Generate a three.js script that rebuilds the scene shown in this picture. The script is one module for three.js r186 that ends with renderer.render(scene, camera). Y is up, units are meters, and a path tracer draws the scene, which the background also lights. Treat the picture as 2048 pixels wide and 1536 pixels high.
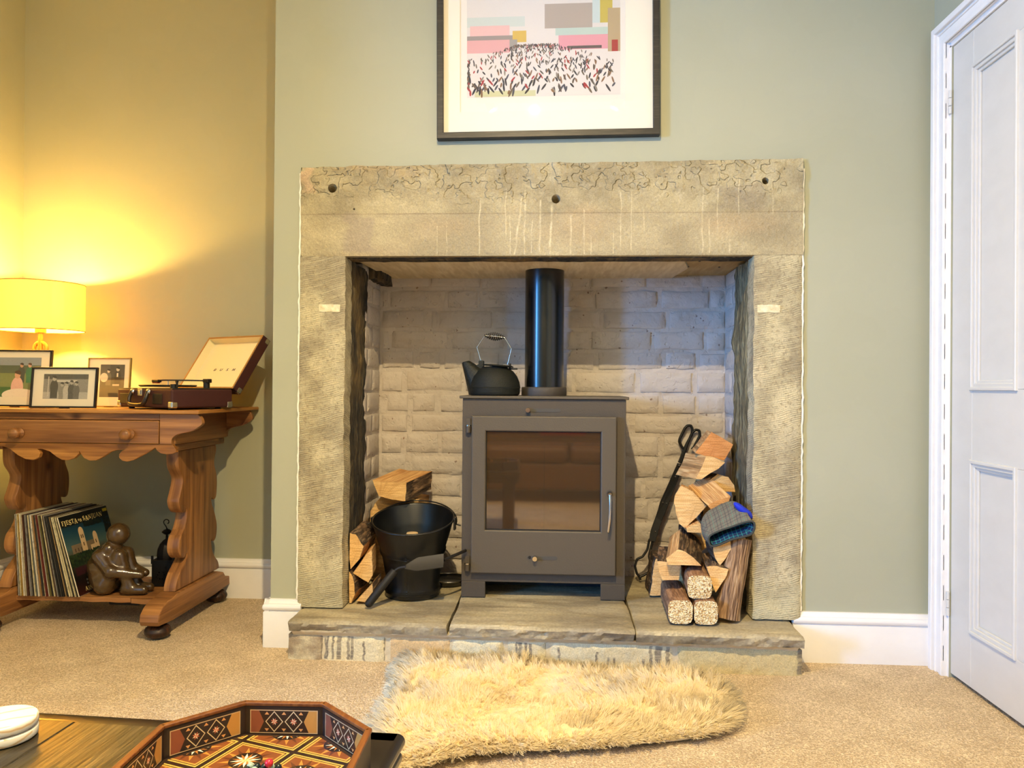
import * as THREE from 'three';
import { RoundedBoxGeometry } from 'three/addons/geometries/RoundedBoxGeometry.js';
import { ConvexGeometry } from 'three/addons/geometries/ConvexGeometry.js';
import { mergeGeometries, mergeVertices, toCreasedNormals } from 'three/addons/utils/BufferGeometryUtils.js';
import { MarchingCubes } from 'three/addons/objects/MarchingCubes.js';
import { RectAreaLightUniformsLib } from 'three/addons/lights/RectAreaLightUniformsLib.js';
import * as csg from 'three-bvh-csg';

// ---------------------------------------------------------------- camera, sky, light, exposure
const scene = new THREE.Scene();
const camera = new THREE.PerspectiveCamera(53.07, 4 / 3, 0.05, 60);
camera.position.set(0, 0.92, 2.67);
camera.rotation.set(THREE.MathUtils.degToRad(0.25), Math.atan(91 / 1538), THREE.MathUtils.degToRad(0.43), 'YXZ');
const renderer = new THREE.WebGLRenderer({ antialias: true });
renderer.toneMapping = THREE.LinearToneMapping;
renderer.toneMappingExposure = 1.0;
renderer.shadowMap.enabled = true;
RectAreaLightUniformsLib.init();
scene.background = new THREE.Color().setRGB(1.1, 1.5, 2.1);           // overcast daylight outside the window
const KEY = [-0.15, 2.59, 1.95];                                     // bulb of the ceiling spotlight
const WARM = new THREE.Color().setRGB(1, 0.77, 0.41), DAY = new THREE.Color().setRGB(0.09, 0.37, 1.0), LAMP = new THREE.Color().setRGB(1, 0.6, 0.14);
const KEY_POWER = 30, SIDE_POWER = 5, FILL_POWER = 4.5, DAY_POWER = 122, LAMP_POWER = 3.4;
{ // daylight from the window of the adjoining bay, far to the left and behind
  const l = new THREE.RectAreaLight(DAY, DAY_POWER, 1.0, 1.3);
  l.position.set(-4.93, 1.55, 4.2); l.lookAt(0, 1.55, 4.2); scene.add(l);
}

// ---------------------------------------------------------------- helpers
let seedState = 12345;
const rnd = () => { seedState = (seedState + 0x6d2b79f5) | 0; let t = Math.imul(seedState ^ (seedState >>> 15), 1 | seedState); t = (t + Math.imul(t ^ (t >>> 7), 61 | t)) ^ t; return ((t ^ (t >>> 14)) >>> 0) / 4294967296; };
const rr = (a, b) => a + (b - a) * rnd();
const clamp = (x, a = 0, b = 1) => Math.min(b, Math.max(a, x)), mix = (a, b, t) => a + (b - a) * t, sstep = (a, b, x) => { const t = clamp((x - a) / (b - a)); return t * t * (3 - 2 * t); };
const hash = (x, y, z) => { let h = Math.imul(x, 374761393) ^ Math.imul(y, 668265263) ^ Math.imul(z, 2147483647 ^ 1274126177); h = Math.imul(h ^ (h >>> 13), 1274126177); return ((h ^ (h >>> 16)) >>> 0) / 4294967296; };
const fade = (t) => t * t * (3 - 2 * t), pmod = (a, n) => ((a % n) + n) % n;
// value noise with a period: x and y in cells
const TABLE = new Float32Array(65536); for (let i = 0; i < 65536; i++) TABLE[i] = hash(i, i * 7 + 3, 11);
function vn(x, y, px, py, s) {
  const hash = (a, b, c) => TABLE[(Math.imul(a, 40503) + Math.imul(b, 30011) + Math.imul(c, 9973) + ((Math.imul(a ^ (b << 7), 2654435) >>> 9))) & 65535];
  const ix = Math.floor(x), iy = Math.floor(y), fx = fade(x - ix), fy = fade(y - iy), x0 = pmod(ix, px), x1 = pmod(ix + 1, px), y0 = pmod(iy, py), y1 = pmod(iy + 1, py);
  return mix(mix(hash(x0, y0, s), hash(x1, y0, s), fx), mix(hash(x0, y1, s), hash(x1, y1, s), fx), fy);
}
// sums octaves of vn; while a texture is computed, each field is filled once for all its pixels
const now = { w: 0, h: 0, i: 0, u: -1, v: -1, fields: null };
function fbm(u, v, px, py, oct, s) {
  if (u === now.u && v === now.v && now.fields) {
    const key = ((px * 4099 + py) * 13 + oct) * 4099 + s; let f = now.fields.get(key);
    if (!f) now.fields.set(key, f = field(now.w, now.h, px, py, oct, s));
    return f[now.i];
  }
  let a = 0.5, t = 0, n = 0; for (let i = 0; i < oct; i++) { t += a * vn(u * px, v * py, px, py, s + i * 17); n += a; a *= 0.5; px *= 2; py *= 2; } return t / n;
}
function field(w, h, px, py, oct, s) {
  const out = new Float32Array(w * h), ix = new Int32Array(w), fx = new Float32Array(w);
  let a = 0.5, n = 0; for (let o = 0; o < oct; o++) { n += a; a *= 0.5; }
  a = 0.5 / n;
  for (let o = 0; o < oct; o++, a *= 0.5, px *= 2, py *= 2) {
    const line = new Float32Array(px + 1), g = new Float32Array(px * py); let st = (s * 7919 + o * 104729 + px * 31 + 17) | 0;
    for (let i = 0; i < g.length; i++) { st = (Math.imul(st, 1664525) + 1013904223) | 0; g[i] = (st >>> 8) / 16777216; }
    for (let x = 0; x < w; x++) { const q = x / w * px, k = Math.floor(q); ix[x] = k; fx[x] = fade(q - k); }
    for (let y = 0; y < h; y++) {
      const q = y / h * py, k = Math.floor(q), f = fade(q - k), r0 = k * px, r1 = ((k + 1) % py) * px;
      for (let x = 0; x < px; x++) line[x] = g[r0 + x] + (g[r1 + x] - g[r0 + x]) * f;
      line[px] = line[0];
      for (let x = 0, b = y * w; x < w; x++) { const l = line[ix[x]]; out[b + x] += a * (l + (line[ix[x] + 1] - l) * fx[x]); }
    }
  }
  return out;
}
function n3(x, y, z, s) {
  const ix = Math.floor(x), iy = Math.floor(y), iz = Math.floor(z), fx = fade(x - ix), fy = fade(y - iy), fz = fade(z - iz), q = (a, b, c) => hash(ix + a + 1000, iy + b + 1000, (iz + c + 1000) * 31 + s);
  return mix(mix(mix(q(0, 0, 0), q(1, 0, 0), fx), mix(q(0, 1, 0), q(1, 1, 0), fx), fy), mix(mix(q(0, 0, 1), q(1, 0, 1), fx), mix(q(0, 1, 1), q(1, 1, 1), fx), fy), fz) * 2 - 1;
}
const f3 = (x, y, z, s) => n3(x, y, z, s) * 0.6 + n3(x * 2.1, y * 2.1, z * 2.1, s + 5) * 0.28 + n3(x * 4.3, y * 4.3, z * 4.3, s + 9) * 0.12;

function tex(w, h, fn, srgb, metres = 1, metresY = metres) {           // fn(u, v) -> [r, g, b] 0..255, or one number
  const d = new Uint8Array(w * h * 4); now.w = w; now.h = h; now.fields = new Map();
  for (let y = 0, o = 0; y < h; y++) for (let x = 0; x < w; x++, o += 4) {
    now.i = y * w + x; now.u = x / w; now.v = y / h;
    const c = fn(now.u, now.v), a = typeof c === 'number' ? [c, c, c] : c;
    d[o] = clamp(a[0], 0, 255); d[o + 1] = clamp(a[1], 0, 255); d[o + 2] = clamp(a[2], 0, 255); d[o + 3] = 255;
  }
  now.fields = null;
  const t = new THREE.DataTexture(d, w, h); t.wrapS = t.wrapT = THREE.RepeatWrapping; t.magFilter = THREE.LinearFilter; t.minFilter = THREE.LinearFilter;
  if (srgb) t.colorSpace = THREE.SRGBColorSpace;
  t.repeat.set(1 / metres, 1 / metresY); t.needsUpdate = true;
  return t;
}
function canvasTex(w, h, draw) {
  const c = document.createElement('canvas'); c.width = w; c.height = h;
  draw(c.getContext('2d'), w, h);
  const t = new THREE.CanvasTexture(c); t.colorSpace = THREE.SRGBColorSpace; t.magFilter = THREE.LinearFilter;
  return t;
}
const lerp3 = (a, b, t) => [mix(a[0], b[0], t), mix(a[1], b[1], t), mix(a[2], b[2], t)];
const std = (color, roughness = 0.7, extra = {}) => new THREE.MeshStandardMaterial({ color, roughness, ...extra });
const phys = (color, roughness = 0.5, extra = {}) => new THREE.MeshPhysicalMaterial({ color, roughness, ...extra });

// uv in metres from the axis each face looks along; swap turns the pattern by 90 degrees
function boxUV(g0, swap = false, du = 0, dv = 0) {
  const g = g0.index ? g0.toNonIndexed() : g0, p = g.attributes.position, uv = new Float32Array(p.count * 2), a = new THREE.Vector3(), b = new THREE.Vector3(), c = new THREE.Vector3(), n = new THREE.Vector3();
  for (let i = 0; i < p.count; i += 3) {
    a.fromBufferAttribute(p, i); b.fromBufferAttribute(p, i + 1); c.fromBufferAttribute(p, i + 2);
    n.copy(b).sub(a).cross(c.clone().sub(a));
    const ax = Math.abs(n.x), ay = Math.abs(n.y), az = Math.abs(n.z);
    [a, b, c].forEach((q, k) => {
      let u, v;
      if (az >= ax && az >= ay) { u = q.x; v = q.y; } else if (ax >= ay) { u = q.z; v = q.y; } else { u = q.x; v = q.z; }
      uv[(i + k) * 2] = (swap ? v : u) + du; uv[(i + k) * 2 + 1] = (swap ? u : v) + dv;
    });
  }
  g.setAttribute('uv', new THREE.BufferAttribute(uv, 2));
  return g;
}
const only = (g) => { for (const k of Object.keys(g.attributes)) if (!['position', 'normal', 'uv'].includes(k)) g.deleteAttribute(k); return g; };
const merge = (list) => mergeGeometries(list.map((g) => only(g.index ? g.toNonIndexed() : g)));
const box = (w, h, d, x = 0, y = 0, z = 0, r = 0.002, seg = 2) => new RoundedBoxGeometry(w, h, d, seg, Math.min(r, w / 2.01, h / 2.01, d / 2.01)).translate(x, y, z);
const span = (x0, x1, y0, y1, z0, z1, r = 0.002) => box(x1 - x0, y1 - y0, z1 - z0, (x0 + x1) / 2, (y0 + y1) / 2, (z0 + z1) / 2, r);
const plain = (x0, x1, y0, y1, z0, z1) => new THREE.BoxGeometry(x1 - x0, y1 - y0, z1 - z0).translate((x0 + x1) / 2, (y0 + y1) / 2, (z0 + z1) / 2);
const cyl = (r0, r1, h, x = 0, y = 0, z = 0, seg = 32) => new THREE.CylinderGeometry(r1, r0, h, seg).translate(x, y, z);
const lathe = (pts, seg = 48) => new THREE.LatheGeometry(pts.map(([r, y]) => new THREE.Vector2(Math.max(r, 0.00001), y)), seg);
const tube = (pts, r, seg = 48, rad = 8, closed = false, tension = 0.5) => new THREE.TubeGeometry(new THREE.CatmullRomCurve3(pts.map((p) => new THREE.Vector3(...p)), closed, 'catmullrom', tension), seg, r, rad, closed);
function poly(flat, smooth) { const s = new THREE.Shape(); const p = []; for (let i = 0; i < flat.length; i += 2) p.push(new THREE.Vector2(flat[i], flat[i + 1])); if (smooth) { s.moveTo(p[0].x, p[0].y); s.splineThru(p.slice(1)); } else s.setFromPoints(p); return s; }
const rectShape = (x0, y0, x1, y1) => poly([x0, y0, x1, y0, x1, y1, x0, y1]);
const rectHole = (x0, y0, x1, y1) => { const h = new THREE.Path(); h.setFromPoints([[x0, y0], [x0, y1], [x1, y1], [x1, y0]].map((q) => new THREE.Vector2(...q))); return h; };
const extrude = (shape, depth, bevel = 0, seg = 2, curve = 10) => new THREE.ExtrudeGeometry(shape, { depth: depth - 2 * bevel, bevelEnabled: bevel > 0, bevelThickness: bevel, bevelSize: bevel, bevelOffset: -bevel, bevelSegments: seg, curveSegments: curve }).translate(0, 0, bevel);
// moves every vertex by noise of its place, so that shared corners stay together
function rough(g, amp, freq, s, keep) {
  const p = g.attributes.position;
  for (let i = 0; i < p.count; i++) {
    const x = p.getX(i), y = p.getY(i), z = p.getZ(i), k = keep ? keep(x, y, z) : 1;
    p.setXYZ(i, x + amp * k * f3(x * freq, y * freq, z * freq, s), y + amp * k * f3(x * freq + 31, y * freq, z * freq, s + 1), z + amp * k * f3(x * freq, y * freq + 57, z * freq, s + 2));
  }
  return g;
}
function smoothed(g, angle = 0.7) { const q = g.clone(); q.deleteAttribute('uv'); q.deleteAttribute('normal'); return toCreasedNormals(mergeVertices(q, 1e-5), angle); }

const taken = new Map();
function numbered(name) { const n = taken.get(name) ?? 0; taken.set(name, n + 1); return n ? name + '_' + String(n).padStart(3, '0') : name; }
function shade(o) { o.castShadow = o.receiveShadow = true; return o; }
function thing(name, label, category, pos = [0, 0, 0], turn = 0, group) {
  const o = new THREE.Group(); o.name = numbered(name); scene.add(o); o.position.set(...pos); o.rotation.y = turn;
  o.userData = { label, category }; if (group) o.userData.group = group;
  return o;
}
function part(name, geometry, material, parent, extra) { const o = shade(new THREE.Mesh(geometry, material)); o.name = name; parent.add(o); if (extra) Object.assign(o.userData, extra); return o; }
function solo(name, label, category, geometry, material, pos = [0, 0, 0], turn = 0, group) {
  const o = shade(new THREE.Mesh(geometry, material)); o.name = numbered(name); scene.add(o); o.position.set(...pos); o.rotation.y = turn;
  o.userData = { label, category }; if (group) o.userData.group = group;
  return o;
}
function struct(name, geometry, material) {
  const o = geometry ? shade(new THREE.Mesh(geometry, material)) : new THREE.Group(); o.name = name; o.userData.kind = 'structure'; scene.add(o); return o;
}

// ---------------------------------------------------------------- materials
const paintBump = tex(512, 512, (u, v) => 128 + 60 * (fbm(u, v, 48, 48, 4, 3) - 0.5) + 40 * (fbm(u, v, 6, 6, 3, 8) - 0.5), false, 0.5);
const paintMap = tex(512, 512, (u, v) => { const t = fbm(u, v, 4, 4, 5, 21) - 0.5; return [171 + 10 * t, 171 + 10 * t, 146 + 12 * t]; }, true, 1.3);
const paint = std(0xffffff, 0.72, { map: paintMap, bumpMap: paintBump, bumpScale: 0.0006 });
const ceilingPaint = std(0xe8e4da, 0.85, { bumpMap: paintBump, bumpScale: 0.0005 });
const glossMap = tex(256, 256, (u, v) => { const t = fbm(u, v, 5, 9, 4, 77); return [236 + 10 * (t - 0.5), 233 + 10 * (t - 0.5), 228 + 10 * (t - 0.5)]; }, true, 0.4);
const gloss = phys(0xffffff, 0.38, { map: glossMap, bumpMap: paintBump, bumpScale: 0.0003 });
const doorPaint = phys(0xe2e2de, 0.42, { map: glossMap, bumpMap: paintBump, bumpScale: 0.0003 });
const carpetMap = tex(1024, 1024, (u, v) => {
  const big = fbm(u, v, 5, 5, 4, 5) - 0.5, loop = fbm(u, v, 150, 150, 2, 9), fleck = vn(u * 230, v * 230, 230, 230, 61);
  const t = clamp(0.5 + (loop - 0.5) * 1.3 + (fleck - 0.5) * 0.5 + big * 0.5);
  return lerp3([176, 152, 118], [240, 217, 180], t);
}, true, 0.5);
const carpetBump = tex(1024, 1024, (u, v) => 255 * clamp(0.5 + (fbm(u, v, 150, 150, 2, 9) - 0.5) * 1.9 + (vn(u * 230, v * 230, 230, 230, 61) - 0.5) * 0.5), false, 0.5);
const carpet = std(0xffffff, 0.97, { map: carpetMap, bumpMap: carpetBump, bumpScale: 0.003 });
const stoneBump = tex(1024, 1024, (u, v) => 255 * clamp(0.5 + (fbm(u, v, 24, 24, 6, 41) - 0.5) * 1.2), false, 0.5);
const stoneTone = (dark, light, rust, s) => tex(1024, 1024, (u, v) => {
  const a = fbm(u, v, 4, 4, 6, s), b = fbm(u, v, 3, 5, 4, s + 3), g = fbm(u, v, 180, 180, 2, s + 7), spot = sstep(0.66, 0.74, fbm(u, v, 22, 22, 4, s + 13));
  let c = lerp3(dark, light, clamp((a - 0.28) * 2.1)); c = lerp3(c, rust, clamp((b - 0.55) * 2.2) * 0.6);
  const k = 1 + (g - 0.5) * 0.22 - spot * 0.1; return [c[0] * k, c[1] * k, c[2] * k];
}, true, 1.0);
const sandMap = stoneTone([138, 128, 100], [188, 178, 144], [174, 152, 114], 51);
const sandstone = std(0xffffff, 0.92, { map: sandMap, bumpMap: stoneBump, bumpScale: 0.004 });
const slabMap = tex(1024, 1024, (u, v) => {
  const a = fbm(u, v, 3, 9, 6, 81), b = fbm(u, v, 4, 4, 5, 87), g = fbm(u, v, 160, 160, 2, 90), ridge = sstep(0.46, 0.5, fbm(u, v, 2, 7, 5, 95)) - sstep(0.5, 0.56, fbm(u, v, 2, 7, 5, 95));
  let c = lerp3([134, 122, 96], [190, 176, 140], clamp((a - 0.25) * 2)); c = lerp3(c, [150, 140, 120], clamp((b - 0.5) * 2.5) * 0.6); c = lerp3(c, [92, 76, 54], ridge * 0.22);
  const k = 1 + (g - 0.5) * 0.2; return [c[0] * k, c[1] * k, c[2] * k];
}, true, 0.9);
const slabBump = tex(512, 512, (u, v) => 255 * clamp(0.5 + (fbm(u, v, 3, 12, 6, 81) - 0.5) * 1.6), false, 0.9);
const slab = std(0xffffff, 0.82, { map: slabMap, bumpMap: slabBump, bumpScale: 0.006 });
function woodTex(dark, light, knot, s, knots = 7) {
  const ks = []; for (let i = 0; i < knots; i++) ks.push([hash(i, s, 1), hash(i, s, 2), 0.006 + 0.012 * hash(i, s, 3)]);
  return tex(1024, 1024, (u, v) => {
    let kv = 0, w = 0;
    for (const [ku, kw, r] of ks) { const du = Math.abs(u - ku), dv = Math.abs(v - kw), ex = Math.min(du, 1 - du) * 0.7, ey = Math.min(dv, 1 - dv); if (ex > 0.14 || ey > 0.14) continue; const d = Math.sqrt(ex * ex + ey * ey); kv += Math.exp(-d * d / (r * r)); w += Math.exp(-d / (r * 3)) * 0.12; }
    const warp = v + 0.02 * (fbm(u, v, 3, 4, 3, s) - 0.5) + w * 0.3, ring = fbm(u, warp, 2, 46, 3, s + 4), fine = fbm(u, v, 10, 240, 2, s + 9), blot = fbm(u, v, 4, 6, 4, s + 2);
    let c = lerp3(dark, light, clamp((ring - 0.22) * 1.7 + (fine - 0.5) * 0.5 + (blot - 0.5) * 0.5)); c = lerp3(c, knot, clamp(kv) * 0.85); return c;
  }, true, 0.9, 0.9);
}
const pineMap = woodTex([114, 72, 36], [172, 120, 68], [72, 36, 14], 301, 9);
const woodBump = tex(512, 512, (u, v) => 255 * clamp(0.5 + (fbm(u, v, 4, 120, 3, 304) - 0.5)), false, 0.5);
const pine = phys(0xffffff, 0.42, { map: pineMap, bumpMap: woodBump, bumpScale: 0.0006 });
const pineWorn = phys(0xf0dcb8, 0.5, { map: woodTex([130, 88, 44], [200, 154, 92], [60, 36, 18], 331, 12), bumpMap: woodBump, bumpScale: 0.001 });
const blackMetal = phys(0x0c0d0d, 0.38, { metalness: 0.2 });
const chrome = std(0xd8d6d0, 0.16, { metalness: 1 });
// ---------------------------------------------------------------- room shell
const XL = -2.368, XR = 1.262, XB = -1.008, ZA = -0.6, ZB = 4.7, CEIL = 2.66;
struct('floor', boxUV(plain(-5.3, XR + 1.2, -0.1, 0, ZA - 0.2, ZB + 1)), carpet);
struct('ceiling', boxUV(plain(-5.3, XR + 1.2, CEIL, CEIL + 0.1, ZA - 0.2, ZB + 1)), ceilingPaint);
struct('wall_alcove', boxUV(plain(XL - 0.15, XB + 0.05, 0, CEIL, ZA - 0.15, ZA)), paint);
const lintelTop = (x) => 1.690 + 0.0075 * (x + 0.9) + 0.0035 * f3(x * 16, 0.5, 0, 71) + 0.002 * f3(x * 60, 0.5, 0, 72);
{
  const ch = struct('wall_chimney'), hole = [];
  for (let i = 0; i <= 170; i++) { const x = mix(-0.9115, 0.8295, i / 170); hole.push(x, lintelTop(x) + 0.003); }
  part('breast', boxUV(extrude(poly([XB, 0, -0.9115, 0, ...hole, 0.8295, 0, XR, 0, XR, CEIL, XB, CEIL]), 0.62).translate(0, 0, -0.62)), paint, ch);
  part('throat', boxUV(merge([plain(-0.9, 0.82, 1.402, 1.66, -0.62, -0.095), plain(-0.905, -0.795, 0.15, 1.4, -0.62, -0.335), plain(0.735, 0.825, 0.15, 1.4, -0.62, -0.335), plain(-0.93, 0.85, 0, 1.75, -0.66, -0.625)])), paint, ch);
}
{ // the left wall opens into a bay beyond z = 1.75; the bay has the window
  struct('wall_left', boxUV(merge([plain(XL - 0.16, XL, 0, CEIL, -0.75, 1.75), plain(XL - 0.16, XL, 2.3, CEIL, 1.75, ZB + 0.6)])), paint);
  const s = rectShape(-5.3, 0, -1.5, CEIL); s.holes.push(rectHole(-4.75, 0.85, -3.65, 2.25));
  struct('wall_bay', boxUV(extrude(s, 0.16).rotateY(Math.PI / 2).translate(-5.16, 0, 0)), paint);
  struct('wall_bay_near', boxUV(plain(-5.1, XL - 0.16, 0, CEIL, 1.5, 1.7)), paint);
  struct('wall_bay_far', boxUV(plain(-5.1, XL, 0, CEIL, 5.2, 5.3)), paint);
}
{
  const s = poly([-ZB, 0, -0.89, 0, -0.89, 2.034, -0.116, 2.034, -0.116, 0, 0.75, 0, 0.75, CEIL, -ZB, CEIL]);
  struct('wall_right', boxUV(extrude(s, 0.15).rotateY(Math.PI / 2).translate(XR, 0, 0)), paint);
  struct('wall_hall', boxUV(merge([plain(XR + 0.6, XR + 0.7, 0, CEIL, -0.75, ZB), plain(XR + 0.15, XR + 0.6, 0, CEIL, -0.75, -0.65), plain(XR + 0.15, XR + 0.6, 0, CEIL, ZB - 0.1, ZB)])), paint);
}
struct('wall_back', boxUV(merge([plain(XL, XR + 1, 0, CEIL, ZB, ZB + 0.15), plain(XL - 0.1, XL, 0, CEIL, ZB, 5.25)])), paint);

// skirting boards: a plain board, a groove and a rounded top moulding
function skirting(name, len, pos, normal) {
  const s = new THREE.Shape(); s.moveTo(0, 0); s.lineTo(0.02, 0); s.lineTo(0.02, 0.122); s.lineTo(0.0185, 0.125); s.lineTo(0.0145, 0.1265); s.lineTo(0.0145, 0.129);
  s.bezierCurveTo(0.026, 0.130, 0.026, 0.149, 0.0165, 0.151); s.lineTo(0.0165, 0.154); s.bezierCurveTo(0.013, 0.158, 0.010, 0.160, 0.009, 0.168); s.lineTo(0, 0.168); s.closePath();
  const g = extrude(s, len, 0, 1, 8), Z = new THREE.Vector3(...normal).cross(new THREE.Vector3(0, 1, 0));
  g.applyMatrix4(new THREE.Matrix4().makeBasis(new THREE.Vector3(...normal), new THREE.Vector3(0, 1, 0), Z).setPosition(...pos));
  return struct(name, boxUV(smoothed(g, 0.5)), gloss);
}
skirting('baseboard_alcove', XB - XL, [XB, 0, ZA], [0, 0, 1]);
skirting('baseboard_left', 1.75 - ZA, [XL, 0, ZA], [1, 0, 0]);
skirting('baseboard_chimney', 0.115 + 0.018, [-0.893, 0, 0], [0, 0, 1]);
skirting('baseboard_return', 0.62, [XB, 0, 0.018], [-1, 0, 0]);
skirting('baseboard_right', XR - 0.8, [XR, 0, 0], [0, 0, 1]);
skirting('baseboard_corner', 0.036, [XR, 0, 0.036], [-1, 0, 0]);
skirting('baseboard_door', ZB - 0.97, [XR, 0, ZB], [-1, 0, 0]);
skirting('baseboard_back', XR - XL, [XL, 0, ZB], [0, 0, -1]);

// door with four moulded panels, hung on painted hinges
{
  const d = struct('door_1'), W0 = 0.118, W1 = 0.888, face = XR + 0.004;
  part('panel_board', boxUV(plain(face + 0.012, face + 0.03, 0.02, 2.02, W0 + 0.005, W1 - 0.005)), doorPaint, d);
  const X = (z0, z1, y0, y1, n) => part(n, boxUV(span(face, face + 0.04, y0, y1, z0, z1, 0.0015)), doorPaint, d);
  X(W0, 0.2385, 0.014, 2.028, 'stile'); X(0.768, W1, 0.014, 2.028, 'stile');
  for (const [y0, y1] of [[0.014, 0.182], [0.705, 0.925], [1.915, 2.028]]) X(0.2388, 0.7677, y0, y1, 'rail');
  X(0.469, 0.537, 0.1823, 0.7047, 'muntin'); X(0.469, 0.537, 0.9253, 1.9147, 'muntin');
  const ring = (z0, z1, y0, y1, w, depth, x) => { const s = rectShape(z0, y0, z1, y1); s.holes.push(rectHole(z0 + w, y0 + w, z1 - w, y1 - w)); return extrude(s, depth, 0.0028, 3).applyMatrix4(new THREE.Matrix4().makeBasis(new THREE.Vector3(0, 0, 1), new THREE.Vector3(0, 1, 0), new THREE.Vector3(-1, 0, 0))).translate(x, 0, 0); };
  for (const [z0, z1] of [[0.2385, 0.469], [0.537, 0.768]]) for (const [y0, y1] of [[0.1823, 0.705], [0.925, 1.915]]) {
    const g = merge([ring(z0 - 0.004, z1 + 0.004, y0 - 0.004, y1 + 0.004, 0.011, 0.016, face + 0.008), ring(z0 + 0.005, z1 - 0.005, y0 + 0.005, y1 - 0.005, 0.013, 0.014, face + 0.012), ring(z0 + 0.016, z1 - 0.016, y0 + 0.016, y1 - 0.016, 0.011, 0.008, face + 0.0125)]);
    part('panel_moulding', boxUV(g), doorPaint, d);
  }
  for (const y of [1.85, 0.236]) {
    const h = part('hinge', boxUV(merge([0, 1, 2].map((k) => cyl(0.0055, 0.0055, 0.024, XR - 0.004, y - 0.026 + k * 0.026, 0.1155, 12)))), doorPaint, d);
    part('hinge_leaf', boxUV(plain(XR - 0.003, XR + 0.001, y - 0.039, y + 0.039, 0.108, 0.118)), doorPaint, h);
  }
  const knob = lathe([[0, 0], [0.024, 0], [0.024, 0.004], [0.01, 0.008], [0.01, 0.03], [0.024, 0.04], [0.027, 0.052], [0.02, 0.064], [0, 0.067]], 24).rotateZ(Math.PI / 2).translate(face, 0.99, 0.83);
  part('door_knob', knob, std(0xc09a50, 0.25, { metalness: 1 }), d);
  const U = (o, i, x0, x1, name) => {
    const s = new THREE.Shape(); s.setFromPoints([[o, 0], [o, 2.034 + (0.118 - o)], [W1 + 0.118 - o, 2.034 + (0.118 - o)], [W1 + 0.118 - o, 0], [W1 + 0.118 - i, 0], [W1 + 0.118 - i, 2.034 + (0.118 - i)], [i, 2.034 + (0.118 - i)], [i, 0]].map((q) => new THREE.Vector2(...q)));
    return extrude(s, x1 - x0, 0.003, 3).applyMatrix4(new THREE.Matrix4().makeBasis(new THREE.Vector3(0, 0, 1), new THREE.Vector3(0, 1, 0), new THREE.Vector3(-1, 0, 0))).translate(XR - x0, 0, 0);
  };
  const a = struct('trim_1');
  part('architrave', boxUV(merge([U(0.037, 0.108, 0, 0.018), U(0.037, 0.058, 0.01, 0.03), U(0.064, 0.07, 0.012, 0.023), U(0.092, 0.108, 0.01, 0.022)])), gloss, a);
  part('door_lining', boxUV(merge([plain(XR - 0.002, XR + 0.15, 0, 2.034, 0.1, 0.1155), plain(XR - 0.002, XR + 0.15, 0, 2.034, 0.8905, 0.906), plain(XR - 0.002, XR + 0.15, 2.0295, 2.045, 0.1, 0.906)])), gloss, a);
}

// window of the bay, out of the frame, through which the cool daylight comes
{
  const w = struct('window_1'), x0 = -5.1, x1 = -5.05;
  const bar = (n, y0, y1, z0, z1) => part(n, boxUV(span(x0, x1, y0, y1, z0, z1, 0.003)), gloss, w);
  bar('stile', 0.85, 2.25, 3.65, 3.68); bar('stile', 0.85, 2.25, 4.72, 4.75); bar('rail', 0.85, 0.9, 3.6803, 4.7197); bar('rail', 2.21, 2.25, 3.6803, 4.7197); bar('mullion', 0.9003, 2.2097, 4.18, 4.22);
  const pane = phys(0xffffff, 0.02, { transmission: 1, thickness: 0 });
  part('pane', plain(x0 + 0.02, x0 + 0.024, 0.9, 2.21, 3.68, 4.18), pane, w); part('pane', plain(x0 + 0.02, x0 + 0.024, 0.9, 2.21, 4.22, 4.72), pane, w);
  struct('trim_2', boxUV(span(-5.06, -4.94, 0.82, 0.85, 3.6, 4.8, 0.006)), gloss);
}

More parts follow.
